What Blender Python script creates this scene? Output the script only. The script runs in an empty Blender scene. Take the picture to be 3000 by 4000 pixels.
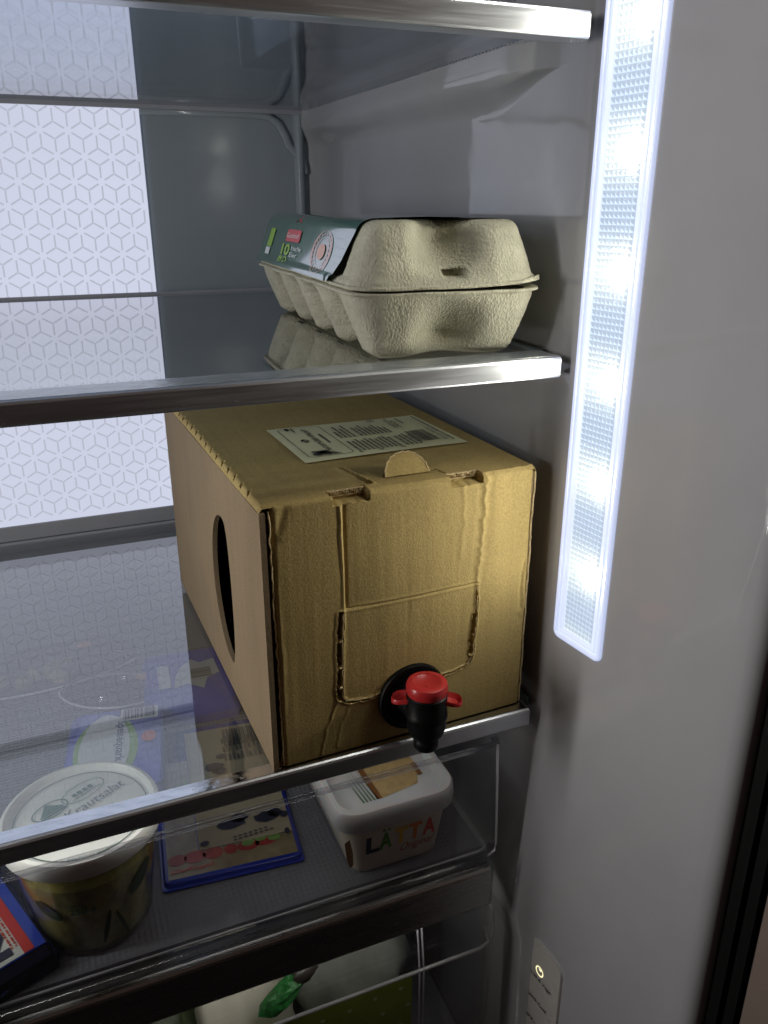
import bpy, bmesh, math, random
import numpy as np
from mathutils import Vector, Matrix
random.seed(4); rng = np.random.default_rng(4)
S = bpy.context.scene
COL = S.collection

# ------------------------------------------------------------------ camera, world, exposure
cam = bpy.data.cameras.new('camera'); cam_o = bpy.data.objects.new('camera', cam); COL.objects.link(cam_o)
yaw, pit, rol = .3908, .3657, -.001
f = Vector((math.sin(yaw)*math.cos(pit), math.cos(yaw)*math.cos(pit), -math.sin(pit)))
r = Vector((math.cos(yaw), -math.sin(yaw), 0)); u = r.cross(f)
r2 = r*math.cos(rol)+u*math.sin(rol); u2 = -r*math.sin(rol)+u*math.cos(rol)
M = Matrix((r2, u2, -f)).transposed().to_4x4(); M.translation = Vector((-.12884, -.32824, .2696))
cam_o.matrix_world = M
cam.sensor_fit = 'HORIZONTAL'; cam.sensor_width = 36; cam.lens = 36*3158.65/3000
cam.clip_start = .01; cam.clip_end = 50
cam.dof.use_dof = False
S.camera = cam_o
S.view_settings.view_transform = 'Standard'; S.view_settings.look = 'None'
S.view_settings.exposure = 0; S.view_settings.gamma = 1
W = bpy.data.worlds.new('World'); S.world = W; W.use_nodes = True
_nt = W.node_tree; _tc = _nt.nodes.new('ShaderNodeTexCoord'); _sx = _nt.nodes.new('ShaderNodeSeparateXYZ'); _cr = _nt.nodes.new('ShaderNodeValToRGB')   # dim brown room, darker floor
_mr = _nt.nodes.new('ShaderNodeMapRange'); _mr.inputs[1].default_value = -1; _mr.inputs[2].default_value = 1
_nt.links.new(_tc.outputs['Generated'], _sx.inputs[0]); _nt.links.new(_sx.outputs['Z'], _mr.inputs[0]); _nt.links.new(_mr.outputs[0], _cr.inputs[0])
_cr.color_ramp.elements[0].position = .28; _cr.color_ramp.elements[0].color = (.006, .005, .005, 1); _cr.color_ramp.elements[1].position = .56; _cr.color_ramp.elements[1].color = (.046, .030, .025, 1)
_nt.links.new(_cr.outputs[0], _nt.nodes['Background'].inputs[0])
W.node_tree.nodes['Background'].inputs[1].default_value = .8
cy = S.cycles
cy.max_bounces = 12; cy.transparent_max_bounces = 24; cy.diffuse_bounces = 5; cy.glossy_bounces = 6; cy.transmission_bounces = 8
cy.sample_clamp_indirect = 2.0; cy.sample_clamp_direct = 0
cy.caustics_reflective = False; cy.caustics_refractive = False; cy.blur_glossy = 0.0
cy.use_denoising = True
LED_POWER = 430.0
LED_COL = (1.0, .97, .82)
PANEL_COL = (.70, .735, .90)
PANEL_POWER = .92

def area_lamp(name, loc, aim, sx, sy, watts, col):
    l = bpy.data.lights.new(name, 'AREA'); l.shape = 'RECTANGLE'; l.size = sx; l.size_y = sy; l.energy = watts; l.color = col
    o = bpy.data.objects.new(name, l); COL.objects.link(o); o.location = loc
    o.rotation_euler = (Vector(aim)-Vector(loc)).to_track_quat('-Z', 'Y').to_euler()
# the refrigerator's other strip, on the opposite wall, 
area_lamp('opposite_strip_light', (-.362, .006, .17), (.10, .03, .15), .03, .64, 2.25, (1.0, .97, .94))
# unseen fill lights added behind the front rails to brighten the two drawers
area_lamp('chiller_fill', (-.13, .0135, -.0090), (-.13, .060, -.097), .40, .006, .042, (1.0, .97, .92))
area_lamp('crisper_fill', (-.13, .0165, -.1370), (-.13, .060, -.215), .40, .006, .065, (1.0, .97, .88))

# ------------------------------------------------------------------ node helpers
def mat(name):
    m = bpy.data.materials.new(name); m.use_nodes = True
    nt = m.node_tree; nt.nodes.clear()
    out = nt.nodes.new('ShaderNodeOutputMaterial')
    return m, nt, out
def N(nt, typ, **kw):
    n = nt.nodes.new(typ)
    for k, v in kw.items():
        if k in n.inputs: n.inputs[k].default_value = v
        else: setattr(n, k, v)
    return n
def c4(c): return (c[0], c[1], c[2], 1)
def pbsdf(name, color, rough=.5, metal=0, spec=.5, var=.12, vscale=30, bump=0, bscale=200, rvar=0, coat=0, stretch=(1, 1, 1), trans=0, sss=0, emis=None, estr=0, speck=0):
    """Principled material with noise colour variation, roughness variation and fine noise relief."""
    m, nt, out = mat(name); L = nt.links.new
    p = N(nt, 'ShaderNodeBsdfPrincipled'); L(p.outputs[0], out.inputs[0])
    tc = N(nt, 'ShaderNodeTexCoord'); mp = N(nt, 'ShaderNodeMapping'); mp.inputs['Scale'].default_value = stretch
    L(tc.outputs['Object'], mp.inputs[0])
    p.inputs['Base Color'].default_value = c4(color)
    p.inputs['Roughness'].default_value = rough; p.inputs['Metallic'].default_value = metal
    p.inputs['Specular IOR Level'].default_value = spec
    p.inputs['Coat Weight'].default_value = coat
    p.inputs['Transmission Weight'].default_value = trans
    if sss: p.inputs['Subsurface Weight'].default_value = sss; p.inputs['Subsurface Scale'].default_value = .004
    if emis: p.inputs['Emission Color'].default_value = c4(emis); p.inputs['Emission Strength'].default_value = estr
    if var:
        n = N(nt, 'ShaderNodeTexNoise', Scale=vscale, Detail=5, Roughness=.6); L(mp.outputs[0], n.inputs['Vector'])
        mr = N(nt, 'ShaderNodeMapRange'); mr.inputs[1].default_value = .3; mr.inputs[2].default_value = .7
        mr.inputs[3].default_value = 1-var; mr.inputs[4].default_value = 1+var; L(n.outputs['Fac'], mr.inputs[0])
        mx = N(nt, 'ShaderNodeVectorMath', operation='SCALE'); mx.inputs[0].default_value = color; L(mr.outputs[0], mx.inputs['Scale'])
        L(mx.outputs[0], p.inputs['Base Color'])
    if rvar:
        n = N(nt, 'ShaderNodeTexNoise', Scale=vscale*2.3, Detail=6); L(mp.outputs[0], n.inputs['Vector'])
        mr = N(nt, 'ShaderNodeMapRange'); mr.inputs[1].default_value = .35; mr.inputs[2].default_value = .7
        mr.inputs[3].default_value = max(.02, rough-rvar); mr.inputs[4].default_value = rough+rvar; L(n.outputs['Fac'], mr.inputs[0])
        L(mr.outputs[0], p.inputs['Roughness'])
    if bump:
        n = N(nt, 'ShaderNodeTexNoise', Scale=bscale, Detail=4); L(mp.outputs[0], n.inputs['Vector'])
        b = N(nt, 'ShaderNodeBump', Strength=1, Distance=bump); L(n.outputs['Fac'], b.inputs['Height']); L(b.outputs[0], p.inputs['Normal'])
    return m
def clear(name, tint=(1, 1, 1), rough=.02, ior=1.5, haze=0, hazecol=(.6, .62, .65), bump=0, bscale=60, stretch=(1, 1, 1), gain=1.0):
    """Thin clear sheet: transparent with Fresnel reflection and a little surface haze."""
    m, nt, out = mat(name); L = nt.links.new
    t = N(nt, 'ShaderNodeBsdfTransparent', Color=c4(tint)); g = N(nt, 'ShaderNodeBsdfGlossy', Roughness=rough)
    fr = N(nt, 'ShaderNodeFresnel', IOR=ior); mx = N(nt, 'ShaderNodeMixShader')
    gb = N(nt, 'ShaderNodeNewGeometry'); im = N(nt, 'ShaderNodeMapRange'); im.inputs[3].default_value = ior; im.inputs[4].default_value = 1/ior
    L(gb.outputs['Backfacing'], im.inputs[0]); L(im.outputs[0], fr.inputs['IOR'])      # the same reflectance from both faces of the sheet
    src = t
    if haze:
        d = N(nt, 'ShaderNodeBsdfDiffuse', Color=c4(hazecol)); mh = N(nt, 'ShaderNodeMixShader')
        tc0 = N(nt, 'ShaderNodeTexCoord'); mp0 = N(nt, 'ShaderNodeMapping'); mp0.inputs['Scale'].default_value = stretch
        n0 = N(nt, 'ShaderNodeTexNoise', Scale=bscale, Detail=8, Roughness=.7); L(tc0.outputs['Object'], mp0.inputs[0]); L(mp0.outputs[0], n0.inputs['Vector'])
        mr = N(nt, 'ShaderNodeMapRange'); mr.inputs[1].default_value = .35; mr.inputs[2].default_value = .75
        mr.inputs[3].default_value = haze*.35; mr.inputs[4].default_value = haze*1.8; L(n0.outputs['Fac'], mr.inputs[0])
        L(mr.outputs[0], mh.inputs[0]); L(t.outputs[0], mh.inputs[1]); L(d.outputs[0], mh.inputs[2]); src = mh
    if gain != 1:
        ml = N(nt, 'ShaderNodeMath', operation='MULTIPLY', use_clamp=True); ml.inputs[1].default_value = gain
        L(fr.outputs[0], ml.inputs[0]); L(ml.outputs[0], mx.inputs[0])
    else: L(fr.outputs[0], mx.inputs[0])
    L(src.outputs[0], mx.inputs[1]); L(g.outputs[0], mx.inputs[2]); L(mx.outputs[0], out.inputs[0])
    if bump:
        tc = N(nt, 'ShaderNodeTexCoord'); mp = N(nt, 'ShaderNodeMapping'); mp.inputs['Scale'].default_value = stretch
        n = N(nt, 'ShaderNodeTexNoise', Scale=bscale, Detail=3); L(tc.outputs['Object'], mp.inputs[0]); L(mp.outputs[0], n.inputs['Vector'])
        b = N(nt, 'ShaderNodeBump', Strength=1, Distance=bump); L(n.outputs['Fac'], b.inputs['Height']); L(b.outputs[0], g.inputs['Normal'])
    return m
def emit(name, col, st):
    m, nt, out = mat(name); e = N(nt, 'ShaderNodeEmission', Color=c4(col), Strength=st); nt.links.new(e.outputs[0], out.inputs[0]); return m

# ------------------------------------------------------------------ object helpers
def thing(name, label, cat, loc=(0, 0, 0), rz=0, group=None):
    o = bpy.data.objects.new(name, None); COL.objects.link(o); o.empty_display_size = .02
    o.location = loc; o.rotation_euler = (0, 0, rz); o['label'] = label; o['category'] = cat
    if group: o['group'] = group
    return o
def tag(o, label, cat, group=None):
    o['label'] = label; o['category'] = cat
    if group: o['group'] = group
    return o
def obj(name, vf, m, parent=None, smooth=False, kind=None, bevel=0, label=None, local=True):
    v, fc = vf
    me = bpy.data.meshes.new(name); me.from_pydata([tuple(map(float, p)) for p in v], [], [tuple(map(int, q)) for q in fc]); me.update()
    o = bpy.data.objects.new(name, me); COL.objects.link(o)
    if m: me.materials.append(m)
    bm = bmesh.new(); bm.from_mesh(me)
    bmesh.ops.remove_doubles(bm, verts=bm.verts, dist=1e-6)
    bmesh.ops.recalc_face_normals(bm, faces=bm.faces)
    if bevel: bmesh.ops.bevel(bm, geom=[e for e in bm.edges if len(e.link_faces) == 2 and e.calc_face_angle(0) > .5], offset=bevel, segments=3, affect='EDGES', profile=.5)
    bm.to_mesh(me); bm.free()
    if smooth:
        me.polygons.foreach_set('use_smooth', [True]*len(me.polygons))
        if bevel or smooth == 'auto':
            me.set_sharp_from_angle(angle=math.radians(35))
    if parent: o.parent = parent
    if kind: o['kind'] = kind
    if label: o['label'] = label
    return o
def join(*vfs):
    V, F, k = [], [], 0
    for v, fc in vfs:
        V += list(v); F += [[i+k for i in q] for q in fc]; k += len(v)
    return V, F
def box(x0, x1, y0, y1, z0, z1):
    v = [(x, y, z) for x in (x0, x1) for y in (y0, y1) for z in (z0, z1)]
    return v, [(0, 1, 3, 2), (4, 6, 7, 5), (0, 4, 5, 1), (2, 3, 7, 6), (0, 2, 6, 4), (1, 5, 7, 3)]
def grid(nu, nv, fn):
    v = [fn(i/nu, j/nv) for i in range(nu+1) for j in range(nv+1)]
    k = nv+1
    return v, [(i*k+j, (i+1)*k+j, (i+1)*k+j+1, i*k+j+1) for i in range(nu) for j in range(nv)]
def prism(poly, d0, d1, ax='z'):
    """polygon in the two axes other than ax, extruded from d0 to d1."""
    def P(p, d): return {'z': (p[0], p[1], d), 'y': (p[0], d, p[1]), 'x': (d, p[0], p[1])}[ax]
    n = len(poly); v = [P(p, d0) for p in poly]+[P(p, d1) for p in poly]
    return v, [tuple(range(n)), tuple(range(2*n-1, n-1, -1))]+[(i, (i+1) % n, n+(i+1) % n, n+i) for i in range(n)]
def rrect(x0, x1, y0, y1, rad, n=6):
    pts = []
    for cx, cyy, a0 in ((x1-rad, y1-rad, 0), (x0+rad, y1-rad, 90), (x0+rad, y0+rad, 180), (x1-rad, y0+rad, 270)):
        for i in range(n+1):
            a = math.radians(a0+90*i/n); pts.append((cx+rad*math.cos(a), cyy+rad*math.sin(a)))
    return pts
def loops(rings, cap0=True, cap1=True):
    n = len(rings[0]); v = [p for rg in rings for p in rg]; F = []
    for k in range(len(rings)-1):
        for i in range(n):
            j = (i+1) % n; F.append((k*n+i, k*n+j, (k+1)*n+j, (k+1)*n+i))
    if cap0: F.append(tuple(range(n-1, -1, -1)))
    if cap1: F.append(tuple(range((len(rings)-1)*n, len(rings)*n)))
    return v, F
def lathe(cx, cyy, prof, n=48, cap0=True, cap1=True):
    return loops([[(cx+rr*math.cos(2*math.pi*i/n), cyy+rr*math.sin(2*math.pi*i/n), z) for i in range(n)] for rr, z in prof], cap0, cap1)
def tube(path, rad, n=8, closed=False, rx=None):
    rings = []; P = [Vector(p) for p in path]; m = len(P)
    for i in range(m):
        t = (P[(i+1) % m]-P[i-1]) if closed else (P[min(i+1, m-1)]-P[max(i-1, 0)])
        t.normalize(); a = t.cross(Vector((0, 0, 1)))
        if a.length < .1: a = t.cross(Vector((0, 1, 0)))
        a.normalize(); b = t.cross(a)
        rings.append([tuple(P[i]+a*((rx or rad)*math.cos(2*math.pi*k/n))+b*(rad*math.sin(2*math.pi*k/n))) for k in range(n)])
    if closed: rings.append(rings[0])
    return loops(rings, not closed, not closed)
_fc = {}
def text2d(s, size=1.0, bold=0):
    """text as flat 2D mesh; returns verts (x, y) and faces, origin at left baseline."""
    key = (s, bold)
    if key not in _fc:
        cu = bpy.data.curves.new('lettering', 'FONT'); cu.body = s; cu.size = 1; cu.resolution_u = 3; cu.offset = bold
        o = bpy.data.objects.new('lettering', cu); COL.objects.link(o)
        dg = bpy.context.evaluated_depsgraph_get(); dg.update()
        me = bpy.data.meshes.new_from_object(o.evaluated_get(dg))
        v = [(p.co.x, p.co.y) for p in me.vertices]; fc = [tuple(p.vertices) for p in me.polygons]
        bpy.data.objects.remove(o); bpy.data.curves.remove(cu); bpy.data.meshes.remove(me)
        _fc[key] = (v, fc)
    v, fc = _fc[key]
    return [(x*size, y*size) for x, y in v], fc
def fit_text(s, x0, y0, wid, h, fn, bold=0, slant=0):
    """text scaled into a box wid x h at x0, y0, mapped by fn(x, y) -> 3D."""
    v, fc = text2d(s, 1, bold)
    xs = [p[0] for p in v]; ys = [p[1] for p in v]; a, b = min(xs), max(xs); c, d = 0, .72
    return [fn(x0+(p[0]-a)/(b-a)*wid+slant*(p[1]-c), y0+(p[1]-c)/(d-c)*h) for p in v], fc
def quad(x0, x1, y0, y1, fn): return [fn(x0, y0), fn(x1, y0), fn(x1, y1), fn(x0, y1)], [(0, 1, 2, 3)]
def poly(pts, fn): return [fn(*p) for p in pts], [tuple(range(len(pts)))]
def disc(cx, cyy, rx, ry, fn, n=24): return poly([(cx+rx*math.cos(2*math.pi*i/n), cyy+ry*math.sin(2*math.pi*i/n)) for i in range(n)], fn)
def ring(cx, cyy, rx, ry, w, fn, n=36, a0=0, a1=2*math.pi):
    v = []; F = []
    for i in range(n+1):
        a = a0+(a1-a0)*i/n; v += [fn(cx+rx*math.cos(a), cyy+ry*math.sin(a)), fn(cx+(rx-w)*math.cos(a), cyy+(ry-w)*math.sin(a))]
        if i: F.append((2*i-2, 2*i, 2*i+1, 2*i-1))
    return v, F
def barcode(x0, x1, y0, y1, fn, n=22, seed=1):
    rr = random.Random(seed); out = []; x = x0; st = (x1-x0)/n/2
    while x < x1:
        w = st*rr.choice((.6, 1, 1.6, 2.2)); out.append(quad(x, min(x+w, x1), y0, y1, fn)); x += w+st*rr.choice((.6, .9, 1.5))
    return join(*out)
def sm(a, b, x):
    t = np.clip((x-a)/(b-a), 0, 1); return t*t*(3-2*t)
def fnoise(x, y, sc, seed=0, octs=3):
    """cheap smooth value noise, vectorised."""
    x = np.asarray(x, float)*sc; y = np.asarray(y, float)*sc; tot = 0; amp = 1; nrm = 0
    for o in range(octs):
        xi = np.floor(x).astype(int); yi = np.floor(y).astype(int); fx = x-xi; fy = y-yi
        fx = fx*fx*(3-2*fx); fy = fy*fy*(3-2*fy)
        def h(a, b):
            q = np.sin(a*127.1+b*311.7+(seed+o)*74.7)*43758.5453; return q-np.floor(q)
        tot = tot+amp*((h(xi, yi)*(1-fx)+h(xi+1, yi)*fx)*(1-fy)+(h(xi, yi+1)*(1-fx)+h(xi+1, yi+1)*fx)*fy); nrm += amp
        x = x*2.03; y = y*2.03; amp *= .5
    return tot/nrm-.5

# ------------------------------------------------------------------ materials
M_wall = pbsdf('liner_plastic', (.37, .37, .385), rough=.085, spec=.8, var=.05, vscale=11, rvar=.05, bump=.0011, bscale=7)
M_cab = pbsdf('cabinet_plastic', (.44, .425, .40), rough=.3, spec=.4, var=.03, vscale=14, rvar=.06)
M_black = pbsdf('gasket_rubber', (.0035, .0035, .0035), rough=.7, spec=.15, var=.1)
M_alu = pbsdf('brushed_aluminium', (.70, .72, .76), rough=.36, metal=1, var=.06, vscale=9, rvar=.05, bump=.000012, bscale=60, stretch=(1, 14, 30))
M_aluS = pbsdf('scratched_aluminium', (.74, .77, .83), rough=.14, metal=1, var=.1, vscale=60, rvar=.09, bump=.00014, bscale=140, stretch=(1, 2, 2))
M_dkmetal = pbsdf('dark_satin_metal', (.42, .41, .40), rough=.30, metal=1, var=.06, vscale=9, rvar=.05, stretch=(1, 12, 25))
M_glass = clear('shelf_glass', tint=(.965, .985, .98), rough=.02, ior=1.72, haze=.02, bscale=26, stretch=(1, 2.2, 1), gain=1.75)
M_glasstop = clear('frosty_top_glass', tint=(.80, .86, .93), rough=.05, ior=1.6, haze=.10, hazecol=(.45, .52, .66), bscale=22, stretch=(1, 2.6, 1), gain=1.2)
M_glassedge = pbsdf('glass_edge', (.10, .15, .145), rough=.12, var=.15, vscale=60)
M_clear = clear('clear_plastic', tint=(.93, .93, .94), rough=.04, ior=1.46, haze=.015, bscale=40)
M_cleardk = clear('smoky_clear_plastic', tint=(.78, .78, .80), rough=.06, ior=1.46, haze=.03, bscale=30)
M_edge = pbsdf('clear_plastic_edge', (.62, .62, .68), rough=.12, var=.08, trans=.0, spec=.8)
M_grey = pbsdf('grey_trim_plastic', (.40, .41, .45), rough=.3, var=.05)
M_black_print = pbsdf('black_ink', (.018, .018, .020), rough=.55, var=0)
M_grey_print = pbsdf('grey_ink', (.085, .085, .075), rough=.55, var=0)
M_white = pbsdf('white_plastic', (.74, .74, .72), rough=.35, var=.03, sss=.15)
M_paper = pbsdf('label_paper', (.80, .77, .49), rough=.6, var=.04, vscale=60)

# cardboard with fibre flecks and faint flute stripes
def cardboard(name, col, axis):
    m, nt, out = mat(name); L = nt.links.new
    p = N(nt, 'ShaderNodeBsdfPrincipled', Roughness=.78); p.inputs['Specular IOR Level'].default_value = .22; L(p.outputs[0], out.inputs[0])
    tc = N(nt, 'ShaderNodeTexCoord')
    n1 = N(nt, 'ShaderNodeTexNoise', Scale=900, Detail=4, Roughness=.7); L(tc.outputs['Object'], n1.inputs['Vector'])
    mp = N(nt, 'ShaderNodeMapping'); mp.inputs['Scale'].default_value = {'x': (130, 8, 8), 'y': (8, 130, 8)}[axis]; L(tc.outputs['Object'], mp.inputs[0])
    n2 = N(nt, 'ShaderNodeTexNoise', Scale=1, Detail=3); L(mp.outputs[0], n2.inputs['Vector'])
    n3 = N(nt, 'ShaderNodeTexNoise', Scale=22, Detail=5); L(tc.outputs['Object'], n3.inputs['Vector'])
    a = N(nt, 'ShaderNodeMath', operation='MULTIPLY_ADD'); L(n1.outputs['Fac'], a.inputs[0]); a.inputs[1].default_value = 1.3; a.inputs[2].default_value = -.65
    b = N(nt, 'ShaderNodeMath', operation='MULTIPLY_ADD'); L(n2.outputs['Fac'], b.inputs[0]); b.inputs[1].default_value = .30; L(a.outputs[0], b.inputs[2])
    c = N(nt, 'ShaderNodeMath', operation='MULTIPLY_ADD'); L(n3.outputs['Fac'], c.inputs[0]); c.inputs[1].default_value = .45; L(b.outputs[0], c.inputs[2])
    cr = N(nt, 'ShaderNodeMapRange'); cr.inputs[1].default_value = -.1; cr.inputs[2].default_value = .9; cr.inputs[3].default_value = .62; cr.inputs[4].default_value = 1.36
    L(c.outputs[0], cr.inputs[0])
    mx = N(nt, 'ShaderNodeVectorMath', operation='SCALE'); mx.inputs[0].default_value = col; L(cr.outputs[0], mx.inputs['Scale']); L(mx.outputs[0], p.inputs['Base Color'])
    bp = N(nt, 'ShaderNodeBump', Strength=1, Distance=.00026); L(n1.outputs['Fac'], bp.inputs['Height'])
    bp2 = N(nt, 'ShaderNodeBump', Strength=1, Distance=.0003); L(n2.outputs['Fac'], bp2.inputs['Height']); L(bp.outputs[0], bp2.inputs['Normal'])
    L(bp2.outputs[0], p.inputs['Normal'])
    return m
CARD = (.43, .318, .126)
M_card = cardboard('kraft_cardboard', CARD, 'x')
M_cardshaded = cardboard('kraft_cardboard_shaded', (.235, .172, .102), 'y')  # kraft colour darkened on the sides to imitate weaker light there
M_cardedge = pbsdf('torn_or_lit_cardboard', (.58, .46, .26), rough=.85, var=.3, vscale=500)
M_carddark = pbsdf('cardboard_inside_shade', (.10, .07, .035), rough=.9, var=.2)  # kraft darkened to paint the shade inside the box openings

# moulded pulp
def pulp():
    m, nt, out = mat('moulded_pulp'); L = nt.links.new
    p = N(nt, 'ShaderNodeBsdfPrincipled', Roughness=.9); p.inputs['Specular IOR Level'].default_value = .15; L(p.outputs[0], out.inputs[0])
    tc = N(nt, 'ShaderNodeTexCoord')
    n1 = N(nt, 'ShaderNodeTexNoise', Scale=60, Detail=8, Roughness=.7); L(tc.outputs['Object'], n1.inputs['Vector'])
    n2 = N(nt, 'ShaderNodeTexNoise', Scale=700, Detail=3); L(tc.outputs['Object'], n2.inputs['Vector'])
    mp = N(nt, 'ShaderNodeMapping'); mp.inputs['Scale'].default_value = (1, 1, .55); L(tc.outputs['Object'], mp.inputs[0])
    v = N(nt, 'ShaderNodeTexVoronoi', Scale=900); v.feature = 'F1'; L(mp.outputs[0], v.inputs['Vector'])
    mr = N(nt, 'ShaderNodeMapRange'); mr.inputs[1].default_value = .3; mr.inputs[2].default_value = .7; mr.inputs[3].default_value = .80; mr.inputs[4].default_value = 1.15; L(n1.outputs['Fac'], mr.inputs[0])
    mx = N(nt, 'ShaderNodeVectorMath', operation='SCALE'); mx.inputs[0].default_value = (.47, .45, .345); L(mr.outputs[0], mx.inputs['Scale']); L(mx.outputs[0], p.inputs['Base Color'])
    b1 = N(nt, 'ShaderNodeBump', Strength=1, Distance=.0004); L(v.outputs['Distance'], b1.inputs['Height'])
    b2 = N(nt, 'ShaderNodeBump', Strength=1, Distance=.0005); L(n2.outputs['Fac'], b2.inputs['Height']); L(b1.outputs[0], b2.inputs['Normal'])
    b3 = N(nt, 'ShaderNodeBump', Strength=1, Distance=.0009); L(n1.outputs['Fac'], b3.inputs['Height']); L(b2.outputs[0], b3.inputs['Normal'])
    L(b3.outputs[0], p.inputs['Normal'])
    return m
M_pulp = pulp()

# ------------------------------------------------------------------ fridge liner: side wall
def wall_x(z):      # where the side wall stands at the seam, by height
    return float(np.interp(z, [-.40, -.25, -.175, -.155, -.094, -.01, .01], [.098, .0977, .0965, .0928, .0969, .1026, .104]))
A = .12; E_ = np.array([math.sin(A), -math.cos(A), 0]); NI = np.array([-math.cos(A), -math.sin(A), 0])
def flare(u_, z, w=0):                                  # point on the flared front strip; w = height above it, into the fridge
    p = np.array([.104, 0, z])+E_*u_+NI*w; return (p[0], p[1], p[2])
ZS = [0.0, .2, .3436]
ys = [(.385, -.030), (.3815, -.016), (.376, -.0065), (.366, -.0015), (.352, 0)]+[(y, 0) for y in np.linspace(.34, .012, 60)]
# each row is (kind, shelf height, parameter): plain heights, and rows that follow the ledge under a shelf
zr = [(z, None, 0) for z in list(np.linspace(-.42, .62, 60))+[-.155, -.165, -.175, -.01, .01] if not any(-.004 < zs-z < .038 for zs in ZS)]
for zs in ZS:
    for kk in (-.10, -.02, 0, .03, .5, .95, 1.0, 1.04, 1.2, 1.4, 1.6, 1.8, 1.95, 2.0, 2.06, 2.2): zr.append((zs-.004-.0120*min(kk, 1)-.0160*max(0, kk-1), zs, kk))
zr.sort(key=lambda q: q[0])
rows = []
for z, zs, kk in zr:
    x0 = wall_x(z); rowp = []
    def led(y):
        if zs is None: return 0, z
        s1 = float(sm(.022, .085, np.array(y))); s0 = float(sm(.022, .058, np.array(y)))
        zz_ = zs-.004-.0120*min(kk, 1)-(.0010+.0150*s1)*max(0, kk-1)-(.0)*(1-s1)
        pr0 = 0 if kk < 0 else (1 if kk <= .9 else .5+.5*math.cos(math.pi*min(1, (kk-.9)/1.1)))
        return .0125*pr0*s0, zz_
    for y, dx in ys:
        l_, zq = led(y); rowp.append((x0+dx-l_, y, zq))
    zq = led(.004)[1]
    rowp += [(x0+.0001, .004, zq), (x0+.0005, -.001, z)]
    for u_ in (.0055, .009, .013):
        q = flare(u_, z); k = float(sm(.003, .016, np.array(u_))); rowp.append((q[0]*k+(x0+.001+.12*u_)*(1-k), q[1], z))
    for u_ in np.linspace(.02, .118, 14): rowp.append(flare(u_, z))
    for u_, w in ((.1215, -.0008), (.124, -.0028), (.1255, -.006), (.126, -.012), (.126, -.05)): rowp.append(flare(u_, z, w))
    rows.append(rowp)
nv = len(rows[0]); V = [p for rw in rows for p in rw]
F = [(i*nv+j, (i+1)*nv+j, (i+1)*nv+j+1, i*nv+j+1) for i in range(len(rows)-1) for j in range(nv-1)]
side = obj('side_wall', (V, F), M_wall, smooth=True, kind='structure')

# rest of the liner shell
M_back = pbsdf('rear_liner_plastic', (.33, .375, .41), rough=.16, spec=.35, var=.03, vscale=14, rvar=.03)
back = obj('back_wall', box(-.38, .098, .378, .40, -.42, .62), M_back, kind='structure')
obj('ceiling', box(-.38, .16, -.02, .40, .62, .64), M_wall, kind='structure')
obj('liner_floor', box(-.38, .16, -.02, .40, -.44, -.42), M_wall, kind='structure')
obj('left_wall', box(-.39, -.37, -.02, .40, -.42, .62), M_wall, kind='structure')
for zs in ZS[1:]:
    pth = [(-.040, .3768, zs-.008), (.045, .3768, zs-.008), (.060, .3768, zs-.009), (.069, .3768, zs-.014), (.074, .3768, zs-.022), (.077, .3768, zs-.030), (.083, .3768, zs-.036), (.0885, .3765, zs-.042), (.090, .376, zs-.052)]
    obj('rail', tube(pth, .0032, 10, rx=.0022), M_back, back, smooth=True)
obj('corner_post', tube([(.0855, .3775, -.02), (.0855, .3775, .6)], .006, 12, rx=.004), M_back, back, smooth=True)

# cabinet front edge to the right
t = thing('door_seal', 'black rubber door seal along the right edge of the cabinet', 'door seal', (.1193, -.1268, 0))
gb = []
for u0, u1, w0, w1 in ((.126, .1445, -.016, -.009), (.129, .134, -.010, -.006), (.137, .142, -.010, -.006)):
    q = [flare(u0, 0, w0), flare(u1, 0, w0), flare(u1, 0, w1), flare(u0, 0, w1)]
    gb.append(prism([(p[0]-.1193, p[1]+.1268) for p in q], -.42, .62))
obj('seal_strip', join(*gb), M_black, t)
q = [flare(.1445, 0, -.020), flare(.24, 0, -.020), flare(.24, 0, -.006), flare(.1445, 0, -.006)]
o = obj('door_edge', prism([(p[0], p[1]) for p in q], -.42, .62), pbsdf('door_edge_plastic', (.20, .155, .13), rough=.4, var=.05), bevel=.002, smooth=True)
tag(o, 'brownish door edge beyond the black seal at the far right', 'door')

# ------------------------------------------------------------------ lit decor panel at the back
t = thing('backlit_panel', 'glowing white rear panel printed with a grey cube line pattern', 'panel', (-.2005, .376, .015))
m_pan, nt, out = mat('backlit_white'); L = nt.links.new
e = N(nt, 'ShaderNodeEmission', Strength=PANEL_POWER); tc = N(nt, 'ShaderNodeTexCoord'); nz = N(nt, 'ShaderNodeTexNoise', Scale=5, Detail=2); L(tc.outputs['Object'], nz.inputs['Vector'])
mr = N(nt, 'ShaderNodeMapRange'); mr.inputs[3].default_value = .84; mr.inputs[4].default_value = 1.12; L(nz.outputs['Fac'], mr.inputs[0])
vm = N(nt, 'ShaderNodeVectorMath', operation='SCALE'); vm.inputs[0].default_value = PANEL_COL; L(mr.outputs[0], vm.inputs['Scale']); L(vm.outputs[0], e.inputs['Color']); 
gl = N(nt, 'ShaderNodeBsdfGlossy', Roughness=.12); fr = N(nt, 'ShaderNodeFresnel', IOR=1.35); ms = N(nt, 'ShaderNodeMixShader')
L(fr.outputs[0], ms.inputs[0]); L(e.outputs[0], ms.inputs[1]); L(gl.outputs[0], ms.inputs[2]); L(ms.outputs[0], out.inputs[0])
PX0, PX1, PZ0, PZ1 = -.1600, .1600, 0, .60
obj('lit_sheet', box(PX0, PX1, -.0002, .0018, PZ0, PZ1), m_pan, t)
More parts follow.
